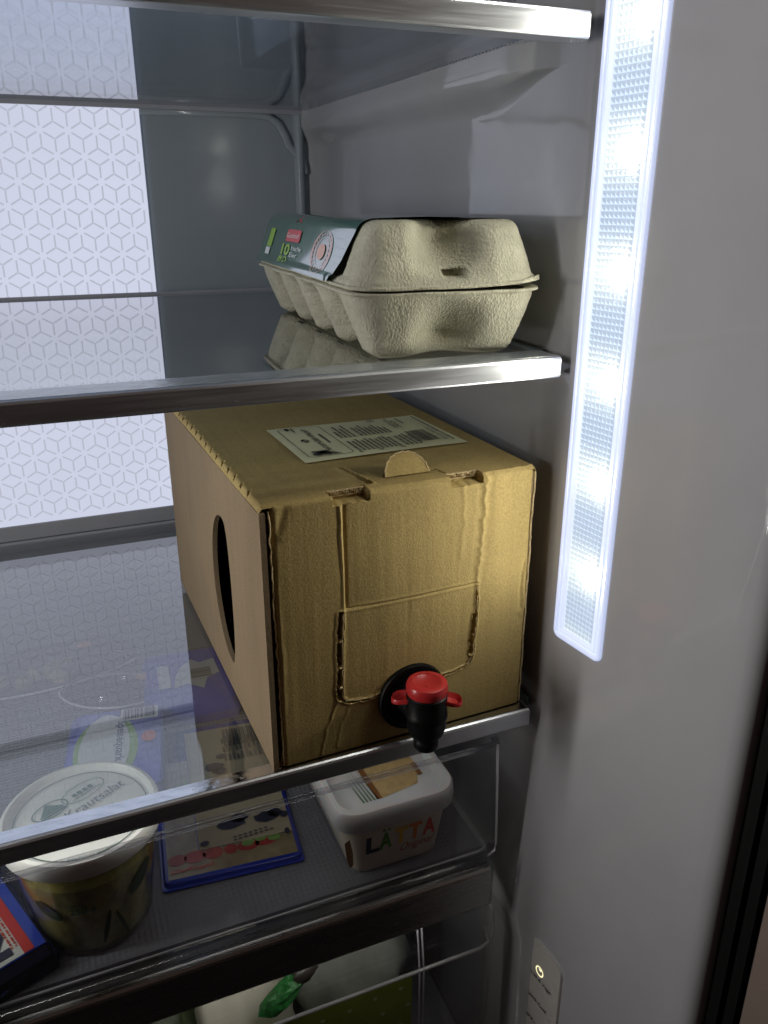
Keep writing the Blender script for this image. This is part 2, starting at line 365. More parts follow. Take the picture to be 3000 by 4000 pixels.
obj('lower_rim', box(PX0, PX1, -.0016, .0018, -.0135, -.0002), M_grey, t, bevel=.001, smooth=True)
m_line = pbsdf('backlit_grey_line', (.25, .26, .30), rough=.4, var=0, emis=(.40, .42, .50), estr=1.0)
a_ = .01145                                           # rhombus edge; six-way nodes sit on a triangular lattice
segs = []
dxl = a_*math.sqrt(3); dzl = a_*1.5; SX, SZ = .0197/dxl, .0177/dzl; OX, OZ = .0875-5*.0197, .3048-18*.0177
for j in range(36):
    for i in range(24):
        cx = OX+(i-9)*.0197+(.00985 if j % 2 else 0); cz = OZ+j*.0177
        for k in range(6):
            an = math.radians(90+60*k); d = (math.cos(an), math.sin(an)); n_ = (-d[1], d[0])
            w = .00062
            p0 = (cx+d[0]*a_*.24*SX, cz+d[1]*a_*.24*SZ); p1 = (cx+d[0]*a_*SX, cz+d[1]*a_*SZ)
            qs = [(p0[0]+n_[0]*w, p0[1]+n_[1]*w), (p1[0]+n_[0]*w, p1[1]+n_[1]*w), (p1[0]-n_[0]*w, p1[1]-n_[1]*w), (p0[0]-n_[0]*w, p0[1]-n_[1]*w)]
            if all(PX0 < q[0] < PX1 and PZ0 < q[1] < PZ1 for q in qs):
                segs.append(poly(qs, lambda x, z: (x, -.0004, z)))
obj('line_pattern', join(*segs), m_line, t, kind='stuff')

# ------------------------------------------------------------------ LED light strip on the flared wall
LZ0, LZ1 = .0500, .600
t = thing('light_strip', 'tall LED light strip with prismatic lens set in the side wall', 'light', flare(.0225, LZ0))
ORG = np.array(flare(.0225, LZ0))
def LP(u_, z, w): p = np.array(flare(u_, z, w))-ORG; return tuple(p)
def rim_rings(specs, rad0):
    rings = []
    for du, w in specs:
        pts = rrect(.0050+du, .0410-du, LZ0+du, LZ1-du, max(.0008, rad0-du), 6); rings.append([LP(p[0], p[1], w) for p in pts])
    return rings
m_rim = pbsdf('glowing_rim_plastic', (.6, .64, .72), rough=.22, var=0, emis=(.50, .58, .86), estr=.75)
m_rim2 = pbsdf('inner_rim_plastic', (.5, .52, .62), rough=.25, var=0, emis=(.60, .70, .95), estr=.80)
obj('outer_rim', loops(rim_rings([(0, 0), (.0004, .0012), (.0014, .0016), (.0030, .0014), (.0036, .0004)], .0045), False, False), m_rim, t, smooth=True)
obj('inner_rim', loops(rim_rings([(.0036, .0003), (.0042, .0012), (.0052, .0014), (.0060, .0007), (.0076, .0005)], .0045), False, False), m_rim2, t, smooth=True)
# lens of small pyramids
LEDZ = [.0957+.0487*i for i in range(11)]
m_lens, nt, out = mat('prismatic_lens'); L = nt.links.new
tc = N(nt, 'ShaderNodeTexCoord'); sx = N(nt, 'ShaderNodeSeparateXYZ'); L(tc.outputs['Object'], sx.inputs[0])
ph = N(nt, 'ShaderNodeMath', operation='ADD'); L(sx.outputs['Z'], ph.inputs[0]); ph.inputs[1].default_value = LZ0-LEDZ[0]+.0487*20.5
pp = N(nt, 'ShaderNodeMath', operation='PINGPONG'); L(ph.outputs[0], pp.inputs[0]); pp.inputs[1].default_value = .0487/2     # .0243 at an LED, 0 half way
mr = N(nt, 'ShaderNodeMapRange'); mr.interpolation_type = 'SMOOTHSTEP'; mr.inputs[1].default_value = .004; mr.inputs[2].default_value = .0243; mr.inputs[3].default_value = 0; mr.inputs[4].default_value = 1; L(pp.outputs[0], mr.inputs[0])
geo = N(nt, 'ShaderNodeNewGeometry'); dn = N(nt, 'ShaderNodeVectorMath', operation='DOT_PRODUCT'); L(geo.outputs['Normal'], dn.inputs[0]); dn.inputs[1].default_value = (.15, .62, -.75)
ma = N(nt, 'ShaderNodeMath', operation='MULTIPLY_ADD'); L(dn.outputs['Value'], ma.inputs[0]); ma.inputs[1].default_value = .50; ma.inputs[2].default_value = .86
cm = N(nt, 'ShaderNodeMix', data_type='RGBA'); L(mr.outputs[0], cm.inputs['Factor']); cm.inputs['A'].default_value = (.58, .72, .92, 1); cm.inputs['B'].default_value = (1.08, 1.2, 1.18, 1)
vs = N(nt, 'ShaderNodeVectorMath', operation='SCALE'); L(cm.outputs['Result'], vs.inputs[0]); L(ma.outputs[0], vs.inputs['Scale'])
p = N(nt, 'ShaderNodeBsdfPrincipled', Roughness=.15); p.inputs['Base Color'].default_value = (.3, .32, .35, 1); p.inputs['Emission Strength'].default_value = 1.0
L(vs.outputs[0], p.inputs['Emission Color']); L(p.outputs[0], out.inputs[0])
U0, U1 = .0126, .0334; nc = 8; nr = 190; pu = (U1-U0)/nc; pz = (LZ1-LZ0-.0152)/nr
V = []; F = []
for i in range(nr):
    for j in range(nc):
        a0 = U0+j*pu; b0 = LZ0+.0076+i*pz; k = len(V)
        V += [LP(a0, b0, .0005), LP(a0+pu, b0, .0005), LP(a0+pu, b0+pz, .0005), LP(a0, b0+pz, .0005), LP(a0+pu/2, b0+pz/2, .0016)]
        F += [(k, k+1, k+4), (k+1, k+2, k+4), (k+2, k+3, k+4), (k+3, k, k+4)]
obj('lens', (V, F), m_lens, t)
m_led = emit('led_light', LED_COL, LED_POWER)
led_me = None
for i, lz in enumerate(LEDZ):
    if lz > LZ1-.02: break
    if led_me is None:
        vf = loops([[LP(.0308+.0020*math.cos(a), LEDZ[0]+.0050*math.sin(a), .0016) for a in np.linspace(0, 2*math.pi, 20, endpoint=False)], [LP(.0308+.0014*math.cos(a), LEDZ[0]+.0040*math.sin(a), .0022) for a in np.linspace(0, 2*math.pi, 20, endpoint=False)]], False, True)
        o = obj('led', vf, m_led, t); led_me = o.data
    else:
        o = bpy.data.objects.new('led', led_me); COL.objects.link(o); o.parent = t; o.location = (0, 0, lz-LEDZ[0])

# ------------------------------------------------------------------ glass shelves
def shelf(zs, xe, y0, label, deep, tz=.0103, dirty=True):
    t = thing('glass_shelf', label, 'shelf', (0, y0, zs), group='glass shelves in the refrigerator')
    ybk = .3745-y0
    obj('glass_pane', box(-.368, .1005, deep, ybk-.003, -.0045, -.0003), M_glasstop if not dirty else M_glass, t)
    obj('rear_trim', box(-.368, .0935, ybk-.0035, ybk, -.0075, .0016), M_grey, t, bevel=.0006, smooth=True)
    obj('side_trim', box(.1006, .1022, deep, ybk-.003, -.0050, .0002), M_glassedge, t)
    x0 = -.368
    # front rail profile: top lip, rounded nose, front face, return
    prof = [(deep, -.0003), (deep, .0003), (.0016, .0003), (.0006, -.0002), (0, -.0012), (0, -tz+.0012), (.0004, -tz+.0003), (.0014, -tz), (.0105, -tz), (.0108, -tz+.0008), (.0105, -tz+.0014), (.0022, -tz+.0016), (.0022, -.0052), (deep, -.0052)]
    n = len(prof); vv = [(x, y, z) for x in (x0, xe) for y, z in prof]
    obj('front_rail', (vv, [tuple(range(n)), tuple(range(2*n-1, n-1, -1))]+[(i, (i+1) % n, n+(i+1) % n, n+i) for i in range(n)]), M_alu, t)
    if dirty:
        obj('lip_film', box(x0, xe-.001, .002, deep-.0003, .00032, .0005), M_aluS if dirty == 2 else M_film, t)
    if dirty:
        hr = random.Random(int(zs*100)+11); fl = []
        for k in range(34):
            x = hr.uniform(-.20, xe-.004); a = hr.uniform(0, 6.28); l = hr.uniform(.0006, .0022); w = .00011; cv = hr.uniform(-.0006, .0006)
            dx, dz = l*math.cos(a), l*math.sin(a)*.6
            if k % 2: P_ = lambda p, q: (x+p, -.00012, -tz*.5+hz+max(-.0035, min(.0035, q)))
            else: P_ = lambda p, q: (x+p, .0022+abs(hz)*1.6+q+.002, .00062)
            hz = hr.uniform(-.0035, .0035)
            mid = (dx*.5-dz*.3*cv*1000*.3, dz*.5+cv)
            for (p0, q0), (p1, q1) in (((0, 0), mid), (mid, (dx, dz))):
                fl.append([[P_(p0, q0-w), P_(p1, q1-w), P_(p1, q1+w), P_(p0, q0+w)], [(0, 1, 2, 3)]])
        obj('lint', join(*fl), M_lint, t, kind='stuff')
    # frayed clear corner cap
    cap = []
    rr = random.Random(int(zs*1000)+3)
    for k in range(7):
        a = xe-.009+k*.0013; cap.append(poly([(a, 0), (a+.0016, 0), (a+.0006+rr.uniform(-.0006, .0006), -rr.uniform(.0006, .0022))], lambda x, z: (x, .001, -tz+z)))
    obj('frayed_film', join(*cap), M_cleardk, t, kind='stuff')
    return t
M_lint = pbsdf('pale_lint', (.6, .6, .58), rough=.8, var=.2)
M_film = clear('edge_film', tint=(.8, .84, .88), rough=.22, ior=1.7, haze=.42, hazecol=(.62, .68, .74), bscale=90, bump=.0005, stretch=(1, 3, 1), gain=1.5)
shelf(0, .0961, 0, 'lowest glass shelf, the one carrying the cardboard box', .0102, .0106, 2)
shelf(.2, .0990, 0, 'middle glass shelf, carrying the egg carton', .0190, .0100, 1)
s3 = shelf(.3436, .0977, -.004, 'topmost glass shelf, seen from below at the top edge', .0102, .0105, False)
tk = []
for k in range(62):
    y = .022+k*.0036; tk.append(box(.0905, .0975, y, y+.0017, -.0049, -.0046))
obj('ribbed_strip', join(*tk), M_grey, s3)

# ------------------------------------------------------------------ bag-in-box of juice
BX, BY, BR = -.0528, .0042, .030
t = thing('juice_box', 'brown cardboard bag-in-box with black and red tap on the lowest shelf', 'box', (BX, BY, .0006), BR)
BW, BD, BH = .1482, .240, .1428
# front flap, a relief sheet with creases, torn slots and a knocked-out tap door
nx, nz_ = 330, 320
xs = np.linspace(.0056, BW-.0012, nx+1); zz = np.linspace(.0006, BH-.0003, nz_+1)
X, Z = np.meshgrid(xs, zz, indexing='ij')
def dist_pl(pts):
    d = np.full(X.shape, 9.); sd = np.zeros(X.shape)
    for (x0, z0), (x1, z1) in zip(pts[:-1], pts[1:]):
        dx, dz = x1-x0, z1-z0; l2 = dx*dx+dz*dz; tt = np.clip(((X-x0)*dx+(Z-z0)*dz)/l2, 0, 1)
        ax = X-x0-tt*dx; az = Z-z0-tt*dz; q = np.hypot(ax, az); sgn = np.sign(ax*dz-az*dx)
        k = q < d; d = np.where(k, q, d); sd = np.where(k, sgn, sd)
    return d, sd
def wob(pts, amp, n=14, seed=1):
    out = []
    for k, ((x0, z0), (x1, z1)) in enumerate(zip(pts[:-1], pts[1:])):
        for i in range(n):
            t_ = i/n; out.append((x0+(x1-x0)*t_+amp*float(fnoise(k*3+t_*7, seed, 1, seed)), z0+(z1-z0)*t_+amp*float(fnoise(seed, k*3+t_*7, 1, seed+3))))
    return out+[pts[-1]]
D = np.zeros(X.shape)                                       # outward relief (towards the viewer)
D += .0009*fnoise(X, Z, 18, 2, 3)+.00014*fnoise(X, Z*.12, 260, 5, 2)
D += .0022*np.exp(-((X-.075)/.05)**2-((Z-.08)/.05)**2)
o_ = lambda x: x+.0528
Lc = wob([(o_(-.0142), .1400), (o_(-.0132), .0836), (o_(-.0165), .0335)], .0012, 10, 3)
d, sd = dist_pl(Lc[:11]); D += .0006*np.exp(-(d/.0008)**2)-.0011*np.exp(-((d-.0018*1)/.0011)**2)*(sd > 0)*0+0
D += -.0006*np.exp(-((X-(o_(-.0121)))/.0009)**2)*(Z > .084)
D += -.0008*sm(.0, .0006, X-o_(-.0135))*(1-sm(.0, .02, X-o_(-.0135)))*(Z > .0836)
Rc = wob([(o_(.0650), .1425), (o_(.0640), .120), (o_(.0625), .1), (o_(.0613), .0834)], .003, 8, 8)
d, sd = dist_pl(Rc); D += .00050*np.exp(-(d/.0011)**2)-.00022*np.exp(-((d-.003)/.0016)**2)
Rc2 = wob([(o_(.0520), .1425), (o_(.0525), .122), (o_(.0510), .10)], .003, 8, 18)
d, sd = dist_pl(Rc2); D += .00028*np.exp(-(d/.0014)**2)
d, sd = dist_pl([(o_(-.0132), .0836), (o_(.0613), .0834)]); D += -.00045*np.exp(-(d/.0005)**2)+.00025*np.exp(-((d-.0011)/.0008)**2)
# folds near the right edge and at the lower left
for pts, am, wd in (([(o_(.0925), .098), (o_(.0895), .078), (o_(.0905), .062)], -.0007, .0011), ([(o_(.0945), .070), (o_(.0905), .058)], .0006, .0011),
                    ([(o_(-.0165), .033), (o_(-.023), .018), (o_(-.027), .002)], .00055, .0007), ([(o_(-.010), .030), (o_(-.016), .016), (o_(-.018), .004)], .00035, .0008),
                    ([(o_(-.046), .125), (o_(-.040), .142)], -.0005, .002), ([(o_(-.047), .105), (o_(-.0455), .06), (o_(-.047), .02)], .0004, .0016)):
    d, sd = dist_pl(wob(pts, .002, 8, int(abs(am)*1e5))); D += am*np.exp(-(d/wd)**2)
# torn openings
edge_n = .0009*fnoise(X, Z, 420, 9, 3)
def slot(pts, w0, depth, seed, bridges=()):
    global D, GAP
    d, sd = dist_pl(wob(pts, .0012, 12, seed))
    w = w0+edge_n*1.4
    k = 1-sm(.0, .00035, d-w)
    for bx, bz, br in bridges: k = k*sm(br*.6, br*1.3, np.hypot(X-bx, Z-bz))
    D = D-depth*k+.0006*np.exp(-((d-w-.0005)/.0006)**2)
slot([(o_(-.0150), .0815), (o_(-.0160), .066), (o_(-.0160), .034)], .00125, .006, 4, [(o_(-.0160), .0665, .0012), (o_(-.0162), .0515, .0013), (o_(-.0165), .040, .0010)])
slot([(o_(.0614), .0815), (o_(.0612), .0645)], .00035, .003, 6)
slot([(o_(.0608), .0645), (o_(.0603), .055), (o_(.0595), .042)], .00135, .006, 7, [(o_(.0606), .0525, .0009)])
slot([(o_(-.0148), .0328), (o_(-.0125), .0300), (o_(.0), .0290), (o_(.008), .0310)], .00035, .003, 12)
slot([(o_(.0400), .0322), (o_(.0500), .0326), (o_(.0575), .0350), (o_(.0600), .0400)], .00035, .003, 15)
# notches at the top edge
for a0, a1 in ((o_(-.0172), o_(.0016)), (o_(.0450), o_(.0632))):
    k = sm(0, .0006, X-a0+edge_n)*sm(0, .0006, a1-X+edge_n)*sm(0, .0005, Z-(BH-.0048)+edge_n); D -= .012*k
D -= .0020*np.exp(-((BH-Z)/.0012)**2); D -= .0018*np.exp(-((X-xs[0])/.0011)**2); D -= .0022*np.exp(-((xs[-1]-X)/.0014)**2)
XX = X.copy(); ZZ = Z.copy()
XX[0, :] += .0011*fnoise(zz, zz*0, 160, 3, 3)*2; XX[-1, :] += .0012*fnoise(zz, zz*0+5, 120, 4, 3)*2; ZZ[:, -1] += .0009*fnoise(xs, xs*0+9, 220, 6, 3)*2
v = np.stack([XX, -.0006-D, ZZ], -1).reshape(-1, 3); k = nz_+1
F = [(i*k+j, (i+1)*k+j, (i+1)*k+j+1, i*k+j+1) for i in range(nx) for j in range(nz_)]
obj('front_flap', (v, F), M_card, t, smooth='auto')
# pale torn fibres round the flap's outline
def fray(pts, rad, seed, parent, m=None):
    obj('torn_or_lit_edge', tube(wob(pts, 0, 1, seed) if False else pts, rad, 5), m or M_cardedge, parent)
def line3(x0, z0, x1, z1, y, n, amp, seed): return [(x0+(x1-x0)*i/n+amp*float(fnoise(i*.8, seed, 1, seed)), y, z0+(z1-z0)*i/n+amp*float(fnoise(seed, i*.8, 1, seed+1))) for i in range(n+1)]
fray(line3(.0058, .001, .0050, BH-.003, .0002, 70, .0014, 2), .00045, 1, t)
fray(line3(BW-.0014, .001, BW-.0008, BH-.003, .0006, 60, .0012, 5), .0005, 2, t)
def fy(x, z):
    i = int(np.clip(np.searchsorted(xs, x), 2, nx-2)); j = int(np.clip(np.searchsorted(zz, z), 2, nz_-2)); return -.0006-float(np.median(D[i-2:i+3, j-2:j+3]))-.00015
def flap_line(pts, amp, seed, rad):
    q = wob(pts, amp, 22, seed); obj('torn_or_lit_edge', tube([(x, fy(x+.0014, z), z) for x, z in q], rad, 5), M_cardedge, t)
flap_line([(o_(-.0143), .1385), (o_(-.0134), .0840)], .0012, 3, .00022)  # pale tube painting the light caught along the left crease
flap_line([(o_(-.0136), .0815), (o_(-.0145), .066), (o_(-.0144), .034), (o_(-.0128), .0310), (o_(.000), .0298), (o_(.0065), .0312)], .0012, 31, .00042)
flap_line([(o_(.0618), .0825), (o_(.0622), .0640), (o_(.0617), .055), (o_(.0608), .0415), (o_(.0580), .0358), (o_(.0500), .0333), (o_(.0425), .0330)], .0012, 37, .00036)
for bz in (.0665, .0515, .040): obj('torn_or_lit_edge', tube([(o_(-.0150), -.0012, bz+.001), (o_(-.0158), -.0020, bz), (o_(-.0164), -.0014, bz-.0008)], .0006, 5), M_cardedge, t)
# panels
def side_panel(x, hole, name):
    th = .0028
    if not hole: return obj(name, box(x, x+th, .0010, BD, 0, BH-.003), M_cardshaded, t, bevel=.0006, smooth=True)
    n = 72; inner = []; outer = []
    hc = (.078, .0655)
    for i in range(n):
        a = 2*math.pi*i/n; c_, s_ = math.cos(a), math.sin(a)
        yy = hc[0]+(.032 if c_ > 0 else .0125)*(abs(c_)**(1.0 if c_ > 0 else .6))*(1 if c_ > 0 else -1); zz_ = hc[1]+.0445*s_*(1.0)
        inner.append((yy, zz_))
        y1, y0, z1, z0 = BD, -.0016, BH-.0035, 0
        dy, dz = yy-hc[0], zz_-hc[1]; sc = 1e9
        if dy > 1e-9: sc = min(sc, (y1-hc[0])/dy)
        if dy < -1e-9: sc = min(sc, (y0-hc[0])/dy)
        if dz > 1e-9: sc = min(sc, (z1-hc[1])/dz)
        if dz < -1e-9: sc = min(sc, (z0-hc[1])/dz)
        outer.append((hc[0]+dy*sc, hc[1]+dz*sc))
    for cy_, cz_ in ((BD, 0), (BD, BH-.0035), (-.0016, 0), (-.0016, BH-.0035)):      # snap nearest points to the corners
        i = min(range(n), key=lambda q: (outer[q][0]-cy_)**2+(outer[q][1]-cz_)**2); outer[i] = (cy_, cz_)
    R4 = [[(x, p[0], p[1]) for p in inner], [(x, p[0], p[1]) for p in outer], [(x+th, p[0], p[1]) for p in outer], [(x+th, p[0], p[1]) for p in inner], [(x, p[0], p[1]) for p in inner]]
    return obj(name, loops(R4, False, False), M_cardshaded, t)
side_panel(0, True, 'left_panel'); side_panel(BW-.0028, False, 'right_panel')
obj('hole_backing', box(.014, .0145, .02, .20, .004, BH-.006), pbsdf('hole_shade', (.012, .012, .012), rough=.8), t)  # dark sheet standing in for the shade inside the hand hole
obj('rear_panel', box(.0029, BW-.0029, BD-.003, BD, .0001, BH-.004), M_cardshaded, t)
obj('bottom_panel', box(.0029, BW-.0029, .0010, BD-.0031, .0001, .0028), M_cardshaded, t)
obj('front_shade_sheet', box(.0029, BW-.003, .0098, .0106, .003, BH-.004), M_carddark, t)  # dark sheet in place of the shade behind the torn slots
# top panel relief
nx, ny = 190, 300
xs2 = np.linspace(0, BW, nx+1); y2 = np.linspace(.0, BD, ny+1); X, Y = np.meshgrid(xs2, y2, indexing='ij'); Z = Y
H = np.zeros(X.shape)+.0007*fnoise(X, Y, 16, 11, 3)
H -= .0030*np.clip(1-X/.0026, 0, 1)**2; H -= .0028*np.clip(1-(BW-X)/.0024, 0, 1)**2
for k_ in range(17):                                          # perforation cuts along the left fold
    yc = .020+k_*.0128; dd, _ = dist_pl([(.0012, yc), (.0028, yc+.0034)]); H -= .0022*(1-sm(.0001, .0007, dd+.0005*fnoise(X, Y, 500, k_, 2))); dd, _ = dist_pl([(.0032, yc+.001), (.0040, yc+.0036)]); H += .0002*np.exp(-(dd/.0007)**2)
for a0, a1 in ((o_(-.0182), o_(.0013)), (o_(.0450), o_(.0630))):
    kk = sm(0, .0007, X-a0)*sm(0, .0007, a1-X)*(1-sm(.0062, .0070, Y+.001*fnoise(X, Y, 300, 7, 2))); H -= .008*kk
dd, _ = dist_pl([(o_(.0012), .037), (o_(.0030), .024), (o_(.0045), .008)]); wv = .0002+.0012*np.clip((.037-Y)/.03, 0, 1); H -= .005*(1-sm(0, .0004, dd-wv))
H += .0008*np.exp(-((dd-.002)/.0012)**2)
dd, _ = dist_pl([(o_(.0395), .0135), (o_(.044), .016), (o_(.0455), .008)]); H -= .0010*(1-sm(.0002, .0006, dd))
tab = (((X-o_(.0275))/.0118)**2+((Y-.0125)/.0125)**2 < 1) & (Y > .0125)
H -= .0055*tab
H -= .0016*np.clip(1-Y/.0016, 0, 1)
YY = Y.copy(); YY[:, 0] += .0016*fnoise(xs2, xs2*0, 220, 12, 3)
v = np.stack([X, YY, BH+H], -1).reshape(-1, 3); k = ny+1
obj('top_panel', (v, [(i*k+j, (i+1)*k+j, (i+1)*k+j+1, i*k+j+1) for i in range(nx) for j in range(ny)]), M_card, t, smooth='auto')
# raised half-moon tab on the top
pts = []
for i in range(25):
    a = math.pi*i/24; rr_ = .0118*(1+.03*math.sin(i*2.7)); pts.append((rr_*math.cos(a), rr_*1.02*math.sin(a)))
def tabm(off): return [(o_(.0275)+x, .0125+z*.55+off*.8, BH+.0004+z*.83-off*.55) for x, z in pts]
obj('top_tab', loops([tabm(0), tabm(.0022)]), M_card, t)
obj('torn_or_lit_edge', tube(tabm(-.0001), .0004, 5), M_cardedge, t)
# exposed corrugated edges in the two notches
for a0, a1 in ((o_(-.0175), o_(.0008)), (o_(.0455), o_(.0628))):
    rb = []
    for zc in (BH-.0002, BH-.0028): rb.append(box(a0, a1, .0058, .0068, zc-.0003, zc+.0002))
    n = 90; wv = []
    for i in range(n+1):
        x = a0+(a1-a0)*i/n; wv.append((x, .0062+.0006*math.sin(i*1.3), BH-.0015+.0010*math.sin(i*math.pi/3)))
    rb.append(tube(wv, .00035, 5)); obj('corrugated_edge', join(*rb), M_cardedge, t)
    obj('slot_shade_sheet', box(a0, a1, .0030, .0090, BH-.0075, BH-.0068), M_carddark, t)  # shade below the notch, put in as a dark plate
# address-style product label on the top
lab = bpy.data.objects.new('top_label', None)
LZ = BH+.0011
def TL(a, b):                                               # label axes: a along reading direction (0..73 mm, away), b up (towards -x)
    return None
lx0, lx1, ly0, ly1 = .0398, .1358, .0500, .1195
def LM(x, y): return (x, y, LZ+.0003)
lb = obj('product_label', grid(16, 12, lambda a, b: (lx0+(lx1-lx0)*a-.0007*b, ly0+(ly1-ly0)*b+.0012*a*(b-.5)*0, LZ-.0004+.0004*math.sin(3*a+2*b))), M_paper, t)
def LR(a, b): return (lx0+(1-b)*(lx1-lx0), ly0+a*(ly1-ly0), LZ+.00035)      # a, b in 0..1; text runs away from the viewer, top faces left
LW, LH = ly1-ly0, lx1-lx0
ink = []; inkg = []
def LRm(a, b): return LR(a/LW, b/LH)
# title frame, rounded
fr_ = rrect(.006, LW-.004, LH-.0300, LH-.0045, .003, 4)
for i in range(len(fr_)):
    (xa, ya), (xb, yb) = fr_[i], fr_[(i+1) % len(fr_)]; dx, dy = xb-xa, yb-ya; l = math.hypot(dx, dy) or 1; nx_, ny_ = -dy/l*.00022, dx/l*.00022
    ink.append(poly([(xa+nx_, ya+ny_), (xb+nx_, yb+ny_), (xb-nx_, yb-ny_), (xa-nx_, ya-ny_)], LRm))
ink.append(fit_text('NATURTRÜBER APFELSAFT', .0150, LH-.0205, .0465, .0030, LRm, bold=.02))
inkg += [quad(.0290+.0024*q, .0309+.0024*q, LH-.0252, LH-.0236, LRm) for q in range(8)]
for (cx, cyy, rx, ry) in ((.0100, LH-.0105, .0022, .0030), (.0125, LH-.0140, .0028, .0022), (.0095, LH-.0165, .002, .0022)): inkg.append(disc(cx, cyy, rx, ry, LRm, 9))
for a in range(5): ink.append(quad(.0075+a*.0011, .0081+a*.0011, LH-.0235+a*.0007, LH-.019, LRm))
for k_ in range(7): inkg.append(quad(.0085+k_*.0009, .0088+k_*.0012, LH-.021+.0006*k_, LH-.0085-.001*(k_ % 3), LRm))
ink.append(ring(.0370, LH-.0125, .0036, .0022, .0007, LRm, 16)); ink.append(disc(.0362, LH-.0128, .0012, .0010, LRm, 8)); ink.append(disc(.0385, LH-.0120, .0011, .0012, LRm, 8))
ink.append(disc(.0640, LH-.0100, .0030, .0014, LRm, 10)); inkg += [quad(.0570+.0022*q, .0587+.0022*q, LH-.0135, LH-.0122, LRm) for q in range(4)]
rl = random.Random(9)
def greek(a0, a1, b0, n, pitch, h, lst, ragged=.25):
    for i in range(n):
        x = a0; end = a1-(a1-a0)*ragged*rl.random()
        while x < end-.0008:
            w = rl.uniform(.0012, .0042); lst.append(quad(x, min(x+w, end), b0-i*pitch, b0-i*pitch+h, LRm)); x += w+.0006
greek(.0070, .0300, LH-.0345, 10, .0027, .0013, inkg); greek(.0070, .0300, LH-.0632, 4, .0027, .0013, inkg)
greek(.0345, .0620, LH-.0345, 4, .0027, .0013, inkg, .5); greek(.0345, .0600, LH-.0470, 8, .0026, .0013, inkg, .6)
ink.append(fit_text('5 l', .0610, LH-.0650, .0060, .0042, LRm, bold=.02))
greek(.0420, .0660, LH-.0715, 3, .0018, .0008, inkg, .3)
inkg += [quad(.0500+.0026*q, .0520+.0026*q, LH-.0800, LH-.0786, LRm) for q in range(5)]
greek(.0070, .0640, LH-.0915, 1, .002, .0014, inkg, .05)
for bb in (LH-.0335, LH-.0455, LH-.0585): ink.append(ring(.0052, bb, .0012, .0012, .0006, LRm, 12))
ink.append(barcode(LH-.0840, LH-.0715, .0100, .0330, lambda b, a: LRm(a, b), 20, 3))
ink.append(fit_text('260165  002060', .0080, LH-.0880, .0280, .0019, LRm))
obj('black_lettering', join(*ink), M_black_print, lb, kind='stuff'); obj('small_print', join(*inkg), M_grey_print, lb, kind='stuff')
# tap
M_tapblk = pbsdf('black_tap_plastic', (.0035, .0035, .0035), rough=.40, var=.1, vscale=200, spec=.16)
M_red = pbsdf('red_tap_plastic', (.37, .020, .022), rough=.3, var=.05, vscale=90, sss=.1)
TX, TZ = .0768, .0247
tp = bpy.data.objects.new('tap', None); 
flg = loops([[(TX+rr_*math.cos(a), yy, TZ+rr_*math.sin(a)) for a in np.linspace(0, 2*math.pi, 56, endpoint=False)] for rr_, yy in ((.0190, .004), (.0193, -.0030), (.0187, -.0042), (.0168, -.0044), (.0160, -.0036), (.0110, -.0036), (.0100, -.0046), (.0092, -.0140), (.0088, -.015))])
tapo = obj('tap', flg, M_tapblk, t, smooth='auto')
ax, ay = TX+.0004, -.0185
def low(prof): return [(q[0], q[1]-.0040) for q in prof]
obj('spout', lathe(ax, ay, low([(.0100, .0405), (.0106, .040), (.0106, .030), (.0109, .0295), (.0109, .0265), (.0105, .0258), (.0101, .0200), (.0090, .0168), (.0066, .0152), (.0060, .0140), (.0062, .0128), (.0066, .0120), (.0064, .0085), (.0056, .0072), (.0046, .0070), (.0044, .012)]), 40), M_tapblk, tapo, smooth='auto')
capo = obj('red_button', lathe(ax, ay, low([(.0092, .0402), (.0103, .0408), (.0107, .0425), (.0107, .0450), (.0101, .0466), (.0091, .0471), (.0075, .0470), (.0074, .0466), (.0050, .0452), (.0022, .0446), (.0012, .0446), (.0010, .0450), (.0004, .0451)]), 56), M_red, tapo, smooth='auto')
def wing(ang):
    c_, s_ = math.cos(ang), math.sin(ang)
    def W(l, w, z): return (ax+c_*l-s_*w, ay+s_*l+c_*w, z)
    outl = [(.0085, -.0048), (.0128, -.0052), (.0160, -.0046), (.0178, -.0028), (.0182, .0), (.0178, .0028), (.0160, .0046), (.0128, .0052), (.0085, .0048)]
    rings = []
    for sc, dz in ((1.0, .0), (1.0, .0016), (.93, .0024), (.80, .0016), (.55, .0002)):
        rings.append([W(.0135+(p[0]-.0135)*sc, p[1]*sc, .0320-.16*(p[0]-.0085)+dz) for p in outl])
    return loops(rings)
obj('wing', wing(math.radians(-26)), M_red, tapo, smooth='auto'); obj('wing', wing(math.radians(148)), M_red, tapo, smooth='auto')

# ------------------------------------------------------------------ egg carton
CR = -.056
t = thing('egg_carton', 'grey pulp egg carton with dark green printed sleeve on the middle shelf', 'egg carton', (.0004, .0148, .2002), CR)
CW, CD = .0930, .226; PXc, PYc = .0485, .0438; c0x, c0y = (CW-PXc)/2, (CD-4*PYc)/2
per = []                                                    # perimeter: point, normal, between-cup weight
def add_side(p0, p1, nrm, centre0, pitch, ncups, n):
    for i in range(n):
        s_ = i/n; x = p0[0]+(p1[0]-p0[0])*s_; y = p0[1]+(p1[1]-p0[1])*s_
        per.append((x, y, nrm))
rad = .016
pr_ = rrect(0, CW, 0, CD, rad, 14)
dense = []
for i in range(len(pr_)):
    a = np.array(pr_[i]); b = np.array(pr_[(i+1) % len(pr_)]); l = np.linalg.norm(b-a); n = max(1, int(l/.0011))
    for q in range(n): dense.append(a+(b-a)*q/n)
dense = np.array(dense); nP = len(dense)
